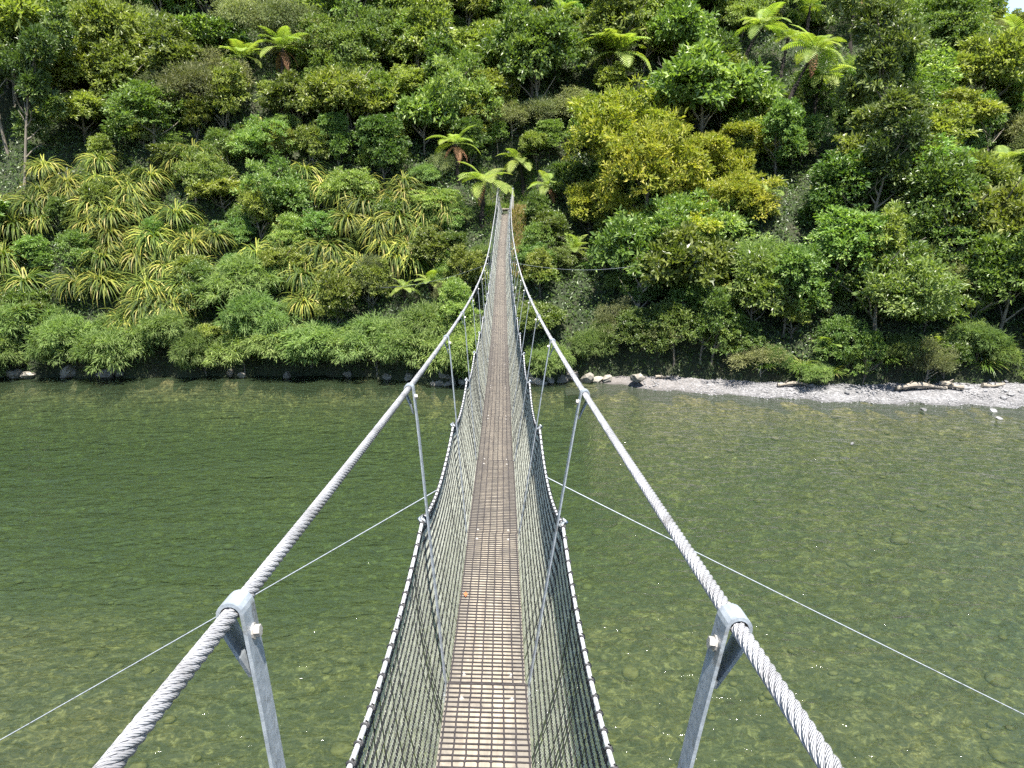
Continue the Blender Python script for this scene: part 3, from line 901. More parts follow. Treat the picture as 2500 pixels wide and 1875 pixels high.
def crown_mesh(name, seed, mat, rx, rz, n_clump, lpc, leaf, asp, clump_r, droop=0.0, upright=False, zc=None, lump=0.3, lo=-0.45, tips=0.0, inner=0.62, lobes=6):
    r = rng(seed)
    zc = rz * 0.85 if zc is None else zc
    # a crown is several unequal lobes carried by the limbs; gaps stay between them
    ld = r.normal(size=(lobes, 3)); ld /= np.linalg.norm(ld, axis=1)[:, None]
    ld[:, 2] = np.linspace(-0.55, 0.95, lobes)[r.permutation(lobes)] if upright else np.abs(ld[:, 2]) * 1.1 - 0.35
    lc = ld * r.uniform(0.45, 0.8, (lobes, 1)) * [rx, rx, rz] + [0, 0, zc]
    lr = r.uniform(0.36, 0.66, lobes)
    if upright: lr *= 0.8
    which = r.choice(lobes, n_clump, p=lr ** 2 / (lr ** 2).sum())
    d = r.normal(size=(n_clump, 3)); d /= np.linalg.norm(d, axis=1)[:, None]
    d[:, 2] = np.where(d[:, 2] < lo, -d[:, 2], d[:, 2])
    k = r.normal(size=(6, 3)); ph = r.uniform(0, 6.28, 6)
    lum = 1 + lump * sum(np.sin(d @ k[i] * 2.6 + ph[i] + which * 1.7) for i in range(6)) / 2.2
    rad = (inner + (1 - inner) * r.random(n_clump) ** 0.5) * lum * lr[which]
    C = lc[which] + d * rad[:, None] * [rx, rx, max(rz, rx * 0.8) * 0.8 if not upright else rx]
    nC = len(C)
    cs = clump_r * (0.55 + 0.9 * r.random(nC))
    P = np.repeat(C, lpc, 0)
    loc = r.normal(size=(len(P), 3)) * [1, 1, 0.5]
    ln = np.linalg.norm(loc, axis=1)[:, None]
    loc = loc / ln * (r.random(len(P))[:, None] ** 0.5) * [1, 1, 0.62]
    P = P + loc * np.repeat(cs, lpc)[:, None]
    out = np.repeat(d, lpc, 0)
    dirn = out * 0.55 + loc * 1.5 + r.normal(size=P.shape) * 0.4 + np.array([0, 0, 0.15 - droop])
    nrm = np.array([0, 0, 0.85]) + out * 0.6 + r.normal(size=P.shape) * 0.42
    lrnd = r.random(lobes)
    crnd = np.repeat(0.45 * lrnd[which] + 0.55 * r.random(nC), lpc)
    rnd = np.clip(0.62 * crnd + 0.38 * r.random(len(P)), 0, 1)
    ll = leaf * (0.5 + 0.85 * r.random(len(P))) * np.repeat(0.8 + 0.4 * r.random(nC), lpc)
    V, Ft, fr = leaves_mesh(name, P, dirn, nrm, ll, ll * asp, mat, rnd)
    return make_mesh(name, V, Ft, [mat], False, attrs={'rnd': fr})

def trunk_mesh(name, seed, h, r0, limbs=5, spread=0.8, mat='bark', lean=0.0):
    r = rng(seed); mb = MB()
    z = np.linspace(-0.5, h, 7)
    P = np.stack([0.12 * h * np.sin(z / h * 2 + r.uniform(0, 6)) * z / h + lean * z, 0.10 * h * np.sin(z / h * 2.5 + r.uniform(0, 6)) * z / h, z], 1)
    V, Fq = tube(P, np.linspace(r0, r0 * 0.3, 7), 7); mb.add(V, Fq)
    for i in range(limbs):
        t = r.uniform(0.3, 0.9); q = P[0] + (P[-1] - P[0]) * t
        q = np.array([np.interp(t, np.linspace(0, 1, 7), P[:, c]) for c in range(3)])
        a = r.uniform(0, 6.28); L_ = h * spread * r.uniform(0.4, 0.8)
        s = np.linspace(0, 1, 5)[:, None]
        Pl = q + s * L_ * np.array([math.cos(a) * 0.8, math.sin(a) * 0.8, 0.6]) + 0.08 * L_ * np.sin(s * 5 + r.uniform(0, 6)) * np.array([-math.sin(a), math.cos(a), 0.3])
        V, Fq = tube(Pl, np.linspace(r0 * 0.45, r0 * 0.1, 5), 5); mb.add(V, Fq)
    return mb.mesh(name, [M[mat]], True)

LM = {
 'broad': leaf_mat('broad_leaf', [(0.0, (0.040, 0.068, 0.016)), (0.3, (0.078, 0.120, 0.026)), (0.6, (0.135, 0.185, 0.042)), (0.85, (0.23, 0.275, 0.085))], spec=0.5, rough=0.4, hue=0.02),
 'olive': leaf_mat('olive_leaf', [(0.0, (0.060, 0.078, 0.018)), (0.3, (0.120, 0.150, 0.032)), (0.6, (0.190, 0.225, 0.050)), (0.85, (0.29, 0.31, 0.095))], spec=0.45, hue=0.012, val=0.22),
 'fresh': leaf_mat('fresh_leaf', [(0.0, (0.050, 0.090, 0.020)), (0.3, (0.092, 0.150, 0.034)), (0.6, (0.150, 0.215, 0.055)), (0.85, (0.25, 0.31, 0.10))], spec=0.4, hue=0.02),
 'feather': leaf_mat('feathery_leaf', [(0.0, (0.070, 0.115, 0.035)), (0.3, (0.130, 0.190, 0.060)), (0.65, (0.20, 0.265, 0.095)), (0.9, (0.29, 0.35, 0.15))], spec=0.25, rough=0.55, hue=0.015, val=0.25),
 'yellow': leaf_mat('yellow_leaf', [(0.0, (0.085, 0.115, 0.018)), (0.3, (0.17, 0.20, 0.032)), (0.6, (0.27, 0.275, 0.045)), (0.85, (0.37, 0.34, 0.075))], spec=0.3, hue=0.012, val=0.18),
 'dark': leaf_mat('dark_glossy_leaf', [(0.0, (0.032, 0.055, 0.016)), (0.35, (0.070, 0.105, 0.028)), (0.65, (0.125, 0.165, 0.048)), (0.9, (0.24, 0.28, 0.11))], spec=0.5, rough=0.4, trans=0.28, hue=0.015),
 'grey': leaf_mat('grey_twiggy_leaf', [(0.0, (0.10, 0.115, 0.05)), (0.5, (0.18, 0.20, 0.088)), (1.0, (0.30, 0.31, 0.16))], spec=0.25, trans=0.25, hue=0.02),
 'fern': leaf_mat('fern_frond', [(0.0, (0.15, 0.215, 0.042)), (1.0, (0.25, 0.30, 0.075))], spec=0.25, rough=0.55, hue=0.015, val=0.18, trans=0.38),
 'dead': leaf_mat('dead_frond', [(0.0, (0.10, 0.05, 0.025)), (1.0, (0.24, 0.13, 0.07))], spec=0.15, rough=0.7, trans=0.2, hue=0.02, tint=(1, .7, .4)),
 'strap': leaf_mat('strap_leaf', [(0.0, (0.028, 0.050, 0.010)), (0.45, (0.075, 0.110, 0.020)), (0.70, (0.16, 0.19, 0.034)), (0.9, (0.25, 0.245, 0.045)), (1.0, (0.31, 0.27, 0.10))], spec=0.18, rough=0.55, hue=0.015, val=0.35, trans=0.32),
 'grass': leaf_mat('grass_blade', [(0.0, (0.08, 0.15, 0.025)), (0.6, (0.14, 0.23, 0.045)), (1.0, (0.28, 0.28, 0.10))], spec=0.3, hue=0.015, val=0.15),
 'drygrass': leaf_mat('dry_grass_blade', [(0.0, (0.18, 0.17, 0.06)), (0.5, (0.32, 0.26, 0.12)), (1.0, (0.44, 0.36, 0.20))], spec=0.2, hue=0.01, val=0.1),
}

# species: name, category, wording, prototypes (crown, trunk)
SPEC = {}
def species(key, name, cat, words, mat, variants, trunk):
    L_ = []
    for i, kw in enumerate(variants):
        L_.append((crown_mesh(name + '_crown', hash(key) % 1000 * 0 + 100 * (len(SPEC) + 1) + i, LM[mat], **kw), trunk_mesh(name + '_trunk', 900 + 10 * len(SPEC) + i, *trunk)))
    SPEC[key] = (name, cat, words, L_)
species('broad', 'broadleaf_tree', 'tree', 'mid green broadleaf tree', 'broad', [
    dict(rx=2.24, rz=1.87, n_clump=324, lpc=30, leaf=0.24, asp=0.5, clump_r=0.30, zc=2.0),
    dict(rx=2.01, rz=2.31, n_clump=324, lpc=30, leaf=0.22, asp=0.48, clump_r=0.28, zc=2.3),
    dict(rx=2.48, rz=1.76, n_clump=312, lpc=30, leaf=0.27, asp=0.5, clump_r=0.33, zc=1.9)], (2.8, 0.12, 10, 0.85))
species('olive', 'pale_broadleaf_tree', 'tree', 'yellowish olive broadleaf tree', 'olive', [
    dict(rx=2.24, rz=1.98, n_clump=312, lpc=30, leaf=0.23, asp=0.42, clump_r=0.28, zc=2.1),
    dict(rx=1.89, rz=2.42, n_clump=312, lpc=30, leaf=0.22, asp=0.45, clump_r=0.27, zc=2.4)], (2.9, 0.11, 10, 0.85))
species('fresh', 'small_leaved_tree', 'tree', 'fresh green small-leaved tree', 'fresh', [
    dict(rx=2.12, rz=1.98, n_clump=396, lpc=36, leaf=0.16, asp=0.5, clump_r=0.27, zc=1.9),
    dict(rx=2.36, rz=1.76, n_clump=408, lpc=36, leaf=0.155, asp=0.5, clump_r=0.28, zc=1.7),
    dict(rx=1.77, rz=2.31, n_clump=360, lpc=36, leaf=0.165, asp=0.5, clump_r=0.26, zc=2.2)], (2.7, 0.10, 10, 0.85))
species('feather', 'feathery_shrub', 'shrub', 'feathery grey-green shrub', 'feather', [
    dict(rx=1.59, rz=1.26, n_clump=204, lpc=70, leaf=0.23, asp=0.15, clump_r=0.30, droop=0.4, zc=0.95),
    dict(rx=1.77, rz=1.10, n_clump=204, lpc=70, leaf=0.24, asp=0.14, clump_r=0.32, droop=0.5, zc=0.8)], (1.4, 0.06, 7, 0.9))
species('yellow', 'yellow_leaved_tree', 'tree', 'golden yellow-green tree', 'yellow', [
    dict(rx=2.36, rz=2.09, n_clump=360, lpc=40, leaf=0.17, asp=0.42, clump_r=0.28, zc=2.1),
    dict(rx=2.12, rz=1.76, n_clump=312, lpc=40, leaf=0.17, asp=0.42, clump_r=0.27, zc=1.8)], (2.6, 0.12, 6, 0.6))
species('dark', 'upright_dark_tree', 'tree', 'tall upright dark glossy-leaved tree', 'dark', [
    dict(rx=2.01, rz=3.60, n_clump=396, lpc=30, leaf=0.22, asp=0.36, clump_r=0.26, zc=4.0, upright=True),
    dict(rx=1.77, rz=2.80, n_clump=336, lpc=30, leaf=0.21, asp=0.36, clump_r=0.26, zc=3.2, upright=True)], (5.8, 0.12, 14, 0.3))
species('grey', 'twiggy_shrub', 'shrub', 'greyish twiggy thin-leaved shrub', 'grey', [
    dict(rx=1.89, rz=1.32, n_clump=180, lpc=50, leaf=0.16, asp=0.2, clump_r=0.42, zc=1.3),
    dict(rx=1.65, rz=1.54, n_clump=180, lpc=50, leaf=0.15, asp=0.22, clump_r=0.40, zc=1.4)], (2.0, 0.06, 12, 0.8, 'pale_branch'))

# fern fronds
def frond_mesh(name, L_, a0, a1, mat, seed, wid=0.29):
    r = rng(seed)
    n = 14
    t = np.linspace(0, 1, n)
    ang = np.radians(a0 + (a1 - a0) * t ** 1.2)
    x = np.concatenate([[0], np.cumsum(np.cos((ang[1:] + ang[:-1]) / 2))]) * L_ / (n - 1)
    z = np.concatenate([[0], np.cumsum(np.sin((ang[1:] + ang[:-1]) / 2))]) * L_ / (n - 1)
    P = np.stack([x, 0 * x, z], 1)
    mb = MB()
    V, Fq = tube(P, np.linspace(0.018, 0.004, n) * L_ / 2, 4); mb.add(V, Fq)
    m = 18
    for s in (-1, 1):
        for i in range(m):
            tt = 0.14 + 0.85 * i / (m - 1)
            b = np.array([np.interp(tt, t, P[:, c]) for c in range(3)])
            an = np.interp(tt, t, ang)
            T = np.array([math.cos(an), 0, math.sin(an)]); Nn = np.array([-math.sin(an), 0, math.cos(an)])
            ln = L_ * wid * math.sin(math.pi * min(1, (tt * 0.88 + 0.14))) ** 0.8 * r.uniform(0.9, 1.1)
            w = L_ * 0.85 / m * 0.38
            dr = np.array([0, s, 0]) + T * (0.25 + 0.5 * tt) + Nn * 0.12
            dr /= np.linalg.norm(dr)
            fw = T - dr * (T @ dr); fw /= np.linalg.norm(fw)
            q1 = b + dr * ln * 0.55 + Nn * 0.02 * ln; q2 = b + dr * ln - Nn * ln * 0.18
            Vv = np.array([b - fw * w * 0.7, b + fw * w * 0.7, q1 + fw * w, q1 - fw * w, q2])
            mb.add(Vv, np.array([[0, 1, 2, 3]])); mb.add(Vv, np.array([[3, 2, 4]]))
    me = mb.mesh(name, [mat])
    at = me.attributes.new('rnd', 'FLOAT', 'FACE'); at.data.foreach_set('value', r.random(len(me.polygons)).astype(np.float32))
    return me
FR = {'up': [frond_mesh('frond', 1.0, 68, 5, LM['fern'], 1), frond_mesh('frond', 1.0, 55, -15, LM['fern'], 2)],
      'mid': [frond_mesh('frond', 1.0, 38, -38, LM['fern'], 3), frond_mesh('frond', 1.0, 28, -48, LM['fern'], 4), frond_mesh('frond', 1.0, 44, -25, LM['fern'], 5)],
      'low': [frond_mesh('frond', 1.0, 5, -78, LM['fern'], 6), frond_mesh('frond', 1.0, 12, -65, LM['fern'], 7)],
      'dead': [frond_mesh('dead_frond', 1.0, -25, -88, LM['dead'], 8, 0.2), frond_mesh('dead_frond', 1.0, -45, -92, LM['dead'], 9, 0.18)]}

def ray_ground(px, py):
    d = FWD + RGT * (px - 1250) / 1900 + DWN * (py - 937.5) / 1900
    t = np.linspace(20, 190, 3400)
    P = np.array([0, 0, CZ]) + t[:, None] * d
    h = hill(P[:, 0], P[:, 1]); h = np.where(P[:, 1] < shore(P[:, 0]), 0.0, h)
    hit = np.nonzero(P[:, 2] < h)[0]
    return P[hit[0]] if len(hit) else P[-1]

FERNS = []
ENT = []          # every plant: (object, name, words, category, group) for the wording of labels
def fern(px, py, L_, base=None, dead=2, n=15, seed=0, trunk_px=None, words='tree fern with arching fronds', up=0.25, low=0.3, zoff=0.0):
    """crown centre stands at photo point (px,py); trunk reaches the slope below"""
    r = rng(4000 + seed)
    root = bpy.data.objects.new('tree_fern', None); COL.objects.link(root)
    if trunk_px is None: trunk_px = (px, py + 90)
    g = ray_ground(*trunk_px)
    gz = float(hill(g[0], g[1]))
    zc = (g - [0, 0, CZ]) @ FWD
    top = pix3(px, py, zc - 0.4)
    if top[2] < gz + 0.35: top[2] = gz + 0.35
    root.location = (g[0], g[1], gz)
    rel = top - np.array([g[0], g[1], gz])
    s = np.linspace(-0.15, 1, 8)[:, None]
    P = rel * s + np.array([0.10 * np.linalg.norm(rel) * (-rel[0] > 0) * 0, 0, 0]) * s
    P[:, 0] = rel[0] * np.sign(s[:, 0]) * np.abs(s[:, 0]) ** 1.4
    s16 = np.linspace(0, 1, 26)
    P = np.stack([np.interp(s16, np.linspace(0, 1, 8), P[:, c]) for c in range(3)], 1)
    V, Fq = tube(P, np.linspace(0.14, 0.09, 26) * (1 + 0.22 * r.normal(size=26)), 8)
    V = V + r.normal(0, 0.018, V.shape)
    link('trunk', make_mesh('trunk', V, Fq, [M['fern_trunk']], True), root)
    a0 = r.uniform(0, 6.28)
    for i in range(n):
        u = i / n
        kind = 'up' if u < up else ('low' if u > 1 - low else 'mid')
        me = FR[kind][r.integers(len(FR[kind]))]
        a = a0 + i * 2.39996
        o = link('frond', me, root, loc=rel, rot=(r.normal(0, 0.08), r.normal(0, 0.08), a), scale=L_ * r.uniform(0.82, 1.1))
    for i in range(dead):
        me = FR['dead'][r.integers(2)]
        o = link('dead_frond', me, root, loc=rel - [0, 0, 0.08], rot=(0, 0, r.uniform(0, 6.28)), scale=L_ * r.uniform(0.6, 0.85))
    FERNS.append((px, py, zc, L_ * 1900 / zc, trunk_px))
    ENT.append((root, words, 'tree fern', 'tree ferns on the slope'))
    return root

# drooping strap-leaved tufts
def tuft_mesh(name, seed, n, L_, w, mat, droop=1.0, a_lo=25, a_hi=85):
    r = rng(seed); Vs, Fs, R = [], [], []; nb = 0
    k = 6
    for i in range(n):
        az = r.uniform(0, 6.283); el = math.radians(r.uniform(a_lo, a_hi)); ln = L_ * r.uniform(0.65, 1.15)
        t = np.linspace(0, 1, k)
        e = el - droop * (math.radians(95) + 0.5 * el) * t ** 1.15 * r.uniform(0.7, 1.1)
        e = np.maximum(e, -1.5)
        hx = np.concatenate([[0], np.cumsum(np.cos((e[1:] + e[:-1]) / 2))]) * ln / (k - 1)
        hz = np.concatenate([[0], np.cumsum(np.sin((e[1:] + e[:-1]) / 2))]) * ln / (k - 1)
        b = r.normal(0, 0.06, 2)
        tw = r.normal(0, 0.12)
        P = np.stack([b[0] + hx * np.cos(az + tw * t), b[1] + hx * np.sin(az + tw * t), hz], 1)
        S = np.array([-math.sin(az), math.cos(az), r.normal(0, 0.25)]); S /= np.linalg.norm(S)
        ww = w * np.array([0.7, 1, 1, 0.9, 0.6, 0.08])[:, None] / 2
        V = np.stack([P - S * ww, P + S * ww], 1).reshape(-1, 3)
        j = np.arange(k - 1)[:, None] * 2
        Fq = np.concatenate([j, j + 1, j + 3, j + 2], 1)
        Vs.append(V); Fs.append(Fq + nb); nb += len(V); R.append(np.full(k - 1, r.random()))
    return make_mesh(name, np.concatenate(Vs), np.concatenate(Fs), [mat], False, attrs={'rnd': np.concatenate(R)})
TUFT = [tuft_mesh('strap_leaf_tuft', 60 + i, 170, 1.75, 0.05, LM['strap'], 1.25, 40, 88) for i in range(4)]
GRASS = [tuft_mesh('grass_tussock', 70 + i, 220, 1.15, 0.028, LM['grass'], 0.75, 35, 88) for i in range(2)]
DRY = [tuft_mesh('dry_grass_tussock', 75 + i, 120, 0.5, 0.02, LM['drygrass'], 0.6, 35, 88) for i in range(2)]
LOWG = [tuft_mesh('grass_clump', 78 + i, 130, 0.42, 0.02, LM['grass'], 0.5, 35, 88) for i in range(2)]

def place(mesh_list, name, px, py, scale, seed, words, cat, group, zoff=0.0, tilt=True, single=True):
    r = rng(seed)
    g = ray_ground(px, py)
    me = mesh_list[int(r.integers(len(mesh_list)))]
    o = link(name, me, None, loc=(g[0], g[1], float(hill(g[0], g[1])) + zoff), rot=(0.25 if tilt else 0.0, r.normal(0, 0.05), r.uniform(0, 6.28) if not tilt else 0.0), scale=scale * r.uniform(0.88, 1.12))
    ENT.append((o, words, cat, group))
    return o

def tree(key, pos, scale, seed, rot=None):
    name, cat, words, protos = SPEC[key]
    r = rng(seed)
    cm, tm = protos[int(r.integers(len(protos)))]
    root = bpy.data.objects.new(name, None); COL.objects.link(root)
    root.location = pos; root.rotation_euler = (r.normal(0, 0.05) + 0.08, r.normal(0, 0.06), r.uniform(0, 6.28) if rot is None else rot)
    sc_ = scale * r.uniform(0.85, 1.18)
    root.scale = (sc_ * r.uniform(0.9, 1.1), sc_ * r.uniform(0.9, 1.1), sc_ * r.uniform(0.95, 1.55))
    link('trunk', tm, root); link('crown', cm, root)
    ENT.append((root, words, cat, {'tree': 'trees on the far slope', 'shrub': 'shrubs on the far slope'}[cat]))
    return root

# --- strap-leaved tufts on the left bank (photo positions read off the picture)
Z4 = [(430, 40), (600, 30), (690, 50), (790, 60), (215, 170), (100, 290), (590, 180), (700, 230), (860, 200), (800, 130), (560, 280), (680, 340), (1080, 230), (1180, 410),
      (640, 490), (850, 480), (1000, 540), (1180, 570), (490, 650), (660, 650), (180, 640), (900, 660), (1110, 660), (1040, 720), (870, 790), (1000, 790), (2080, 60), (1810, 310),
      (1700, 440), (1760, 520), (1960, 440), (1940, 510), (1830, 600), (2020, 580), (1940, 700), (2100, 260), (40, 480), (70, 760), (950, 380), (1950, 60), (330, 120), (1060, 900 - 120)]
Z5 = [(120, 100), (460, 90), (570, 220), (500, 420), (440, 260), (130, 260), (60, 560), (220, 170), (310, 300), (430, 500), (30, 420), (560, 330), (330, 180)]
SPOT = [(x / 2.458, 450 + y / 2.458) for x, y in Z4] + [(800 + x / 2.458, 450 + y / 2.458) for x, y in Z5] + [(480, 395), (455, 410), (650, 330), (520, 390)]
rr_ = rng(8)
for i in range(74):
    q = SPOT[int(rr_.integers(55))]
    SPOT.append((q[0] + rr_.normal(0, 34), min(q[1] + rr_.normal(0, 30), 800)))
TU = []
for i, (x, y) in enumerate(SPOT):
    o = place(TUFT, 'strap_leaf_tuft', x, y + 24, 1.2 * (1.0 if i < 58 else 0.85), 200 + i, 'drooping strap-leaved tuft', 'tuft', 'strap-leaved tufts on the left bank', zoff=0.75)
    TU.append(np.array(o.location))

# --- tree ferns
fern(1182, 445, 2.15, dead=1, n=13, seed=1, trunk_px=(1176, 556), words='bright tree fern with a leaning trunk beside the far bridge towers', up=0.1, low=0.3)
fern(1112, 352, 1.9, dead=5, n=10, seed=2, trunk_px=(1118, 450), words='tree fern with hanging russet dead fronds above the far landing', up=0.1, low=0.25)
fern(1268, 392, 1.7, dead=0, n=14, seed=3, trunk_px=(1278, 470), words='pale drooping tree fern directly behind the far bridge towers', up=0.15, low=0.5)
fern(592, 142, 2.2, dead=1, n=13, seed=4, words='left one of the two tree ferns on the upper left slope', up=0.3)
fern(690, 118, 2.2, dead=4, n=13, seed=5, words='right one of the two upper left tree ferns, with brown dead fronds', up=0.35)
fern(1510, 130, 2.8, dead=0, n=20, seed=6, trunk_px=(1500, 262), words='large full tree fern standing alone on the upper slope right of the bridge', up=0.4, low=0.35)
fern(1862, 62, 2.3, dead=0, n=13, seed=7, trunk_px=(1800, 195), words='tree fern with a bare trunk curving from the left, upper right slope', up=0.1)
fern(1978, 16, 2.2, dead=0, n=12, seed=8, trunk_px=(1966, 120), words='slim tree fern cut by the top edge, right of the curved-trunk fern', up=0.1)
fern(2090, -12, 2.3, dead=1, n=12, seed=9, trunk_px=(2075, 130), words='tree fern at the top edge showing only its lower fronds', low=0.5)
fern(1990, 122, 2.5, dead=1, n=14, seed=10, trunk_px=(1890, 360), words='tallest tree fern of the upper right group, leaning right on its long trunk', up=0.1)
fern(2008, 182, 2.3, dead=0, n=12, seed=11, trunk_px=(1985, 290), words='lowest tree fern of the upper right group with drooping fronds', up=0.05, low=0.6)
fern(1925, 92, 1.8, dead=0, n=9, seed=12, trunk_px=(1905, 200), words='small tree fern tucked between the two tallest of the upper right group', up=0.1)
fern(2488, 98, 2.6, dead=0, n=14, seed=13, trunk_px=(2472, 190), words='blue-green tree fern at the right edge below the ridge', up=0.15)
fern(2452, 395, 1.8, dead=2, n=11, seed=14, trunk_px=(2440, 440), words='low tree fern near the right edge at mid slope')
fern(2360, 400, 1.5, dead=4, n=9, seed=15, trunk_px=(2355, 445), words='tree fern with brown skirt left of the right-edge fern')
fern(1868, 478, 1.6, dead=4, n=9, seed=16, trunk_px=(1875, 525), words='low tree fern with russet dead fronds right of the golden trees')
fern(1340, 455, 1.6, dead=3, n=10, seed=17, trunk_px=(1345, 490), words='low tree fern with reddish fronds right of the far landing')
fern(1400, 612, 1.5, dead=1, n=13, seed=18, trunk_px=(1400, 645), words='low fern with a russet frond at mid slope just right of the bridge', up=0.4)
fern(1050, 690, 1.2, dead=0, n=11, seed=19, trunk_px=(1052, 720), words='low fern with broad pale fronds just left of the bridge')
fern(985, 705, 1.1, dead=0, n=11, seed=20, trunk_px=(988, 735), words='low fern under the lowest strap tufts left of the bridge')
fern(1110, 760, 1.1, dead=0, n=9, seed=21, trunk_px=(1110, 790), words='small fern close above the waterline left of the bridge')
fern(2270, 850, 1.2, dead=0, n=10, seed=22, trunk_px=(2275, 870), words='fern at the back of the gravel beach near the right edge')
fern(2020, 850, 1.1, dead=0, n=9, seed=23, trunk_px=(2022, 872), words='fern behind the middle of the gravel beach')
fern(1690, 470, 1.3, dead=1, n=9, seed=24, trunk_px=(1690, 500), words='small pale fern poking out between the golden trees', up=0.4)
fern(2060, 395, 1.3, dead=1, n=9, seed=25, trunk_px=(2050, 430), words='small upright fern left of the tall dark tree', up=0.6)
fern(1375, 30, 1.7, dead=0, n=10, seed=26, words='pale tree fern at the top edge above the far landing')
fern(2180, 60, 1.6, dead=0, n=10, seed=27, words='tree fern half hidden at the top right of the slope')

# --- special trees placed by eye
def tree_at(key, px, py, scale, seed, dz=0.0):
    g = ray_ground(px, py)
    return tree(key, (g[0], g[1], float(hill(g[0], g[1])) - dz), scale, seed)
for i, (x, y, s) in enumerate([(1500, 500, 1.25), (1590, 470, 1.2), (1690, 520, 1.2), (1560, 600, 1.2), (1780, 430, 1.15), (1770, 600, 1.05), (1650, 640, 1.0), (1470, 590, 0.95), (1560, 420, 1.0)]):
    tree_at('yellow', x, y, s, 300 + i)
for i, (x, y, s) in enumerate([(2150, 520, 1.35), (2210, 640, 1.1), (2110, 660, 1.0), (2180, 400, 1.1), (60, 470, 1.0), (20, 380, 1.1)]):  # last two: dark foliage added to stand for the shaded hollow at far left
    tree_at('dark', x, y, s, 320 + i)
for i, (x, y, s) in enumerate([(40, 255, 1.6), (150, 262, 1.35), (-60, 280, 1.6)]):
    tree_at('olive', x, y, s, 335 + i)
for i, (x, y, s) in enumerate([(1700, 300, 1.1), (1760, 330, 1.0), (1400, 330, 1.05), (1330, 330, 1.0), (1250, 345, 0.8), (490, 330, 1.2), (560, 300, 1.1), (780, 180, 1.0), (360, 180, 1.1), (900, 760, 0.7), (1600, 850, 0.6), (2340, 760, 0.8)]):
    tree_at('grey', x, y, s, 340 + i)

for i, (x, y) in enumerate([(1080, 560), (1110, 620), (1060, 640), (1130, 690), (1150, 740), (1090, 800), (1165, 620), (1330, 560), (1360, 640), (1320, 700), (1300, 790), (1420, 520), (1385, 480), (1215, 350), (1310, 385), (1150, 400), (1060, 430), (1345, 600), (1075, 500), (1440, 560), (1300, 640), (1120, 520)]):
    tree_at(['fresh', 'feather', 'broad', 'fresh', 'olive'][i % 5], x, y + 25, 0.52, 370 + i, 0.1)
# --- feathery shrubs hanging over the waterline
r = rng(77)
for i, x in enumerate(np.concatenate([np.arange(-30, -5.0, 1.55), np.arange(-4.2, -1.5, 1.3), np.arange(2.6, 7, 1.1), np.arange(7.5, 32, 1.15)])):
    xx = x + r.normal(0, 0.35)
    off = r.uniform(0.05, 0.9) + (-0.1 if xx > 6 else 0)
    y = float(shore(xx) + beach_w(xx)) + off
    tree('feather' if xx < 5 else r.choice(['feather', 'fresh', 'feather', 'broad', 'grey', 'fresh']), (xx, y, float(hill(xx, y)) - 0.25), (0.95 if xx < 0 else 0.62) * r.uniform(0.85, 1.15), 400 + i)

# --- general bush: jittered rows up the slope, species by neighbourhood
def species_for(px, py, u, r):
    if py > 700 and px > 1250:
        return r.choice(['fresh', 'fresh', 'broad', 'feather', 'fresh'])
    if py > 690 and px < 1100:
        return r.choice(['broad', 'feather', 'fresh', 'feather'])
    if px > 2250 and py < 420:
        return r.choice(['olive', 'fresh', 'grey', 'fresh', 'olive'])
    if px > 1850:
        return r.choice(['fresh', 'broad', 'fresh', 'olive', 'grey', 'feather'])
    if px < 750 and py < 330:
        return r.choice(['olive', 'broad', 'olive', 'broad', 'grey'])
    if 700 < px < 1300 and py < 380:
        return r.choice(['broad', 'olive', 'olive', 'fresh', 'broad'])
    if 1300 <= px < 1850 and py < 300:
        return r.choice(['fresh', 'fresh', 'broad', 'olive'])
    return r.choice(['broad', 'fresh', 'fresh', 'olive'])
r = rng(123)
seed = 600
s = 1.6; row = 0
while s < 62:
    dx = 2.35 + 0.022 * s
    for x in np.arange(-38, 66, dx):
        xx = x + (row % 2) * dx / 2 + r.normal(0, 0.45)
        y = float(shore(xx) + beach_w(xx)) + s + r.normal(0, 0.35)
        z = float(hill(xx, y))
        px, py, zc = project((xx, y, z + 1.2))
        if not (-170 < px < 2670 and -260 < py < 960):
            continue
        # keep the clearing round the tower and the bridge corridor open
        if abs(xx - 0.2) < 1.6 and 42.5 < y < 51.6: continue
        if abs(xx - 0.0) < 1.3 and y <= 42.5: continue
        if 0 < xx < 2.6 and 47.0 < y < 50.5: continue
        P = np.array([xx, y, z])
        near_t = min((np.linalg.norm((P - t)[:2]) for t in TU), default=9)
        sc_ = r.uniform(0.68, 1.25) * (1 + 0.004 * s)
        if px < 165 and 250 < py < 480 and s > 3: continue
        key = species_for(px, py, 0, r)
        if near_t < 1.3:
            if r.random() < 0.2: continue
            sc_ *= 0.5
        elif near_t < 2.0:
            sc_ *= 0.78
        if 1400 < px < 1860 and 330 < py < 620:
            sc_ *= 0.62
        if abs(xx - 0.2) < 4.0 and y < 52: sc_ *= 0.62
        skip = False
        for (fx, fy, fz, fr_, tp) in FERNS:
            if zc > fz + 0.8: continue
            r2 = 1.9 * sc_ * 1900 / zc
            mx_, my_ = (fx + (tp[0] - fx) * 0.35, fy + (tp[1] - fy) * 0.35)
            dd = min(math.hypot(px - fx, py - fy), math.hypot(px - mx_, py - my_))
            if dd < 0.75 * fr_ + 0.58 * r2: skip = True
            elif dd < fr_ + 0.85 * r2: sc_ *= 0.7
        if skip: continue
        if px > 2330:
            tx, ty, _ = project((xx, y, z + 4.0 * sc_))
            if ty < (px - 2425) * 0.55: sc_ *= 0.45
        seed += 1
        if key == 'feather': sc_ *= 1.15
        tree(key, (xx, y, z - 0.3), sc_, seed)
    s += 1.95 + 0.035 * s
    row += 1
r = rng(321)
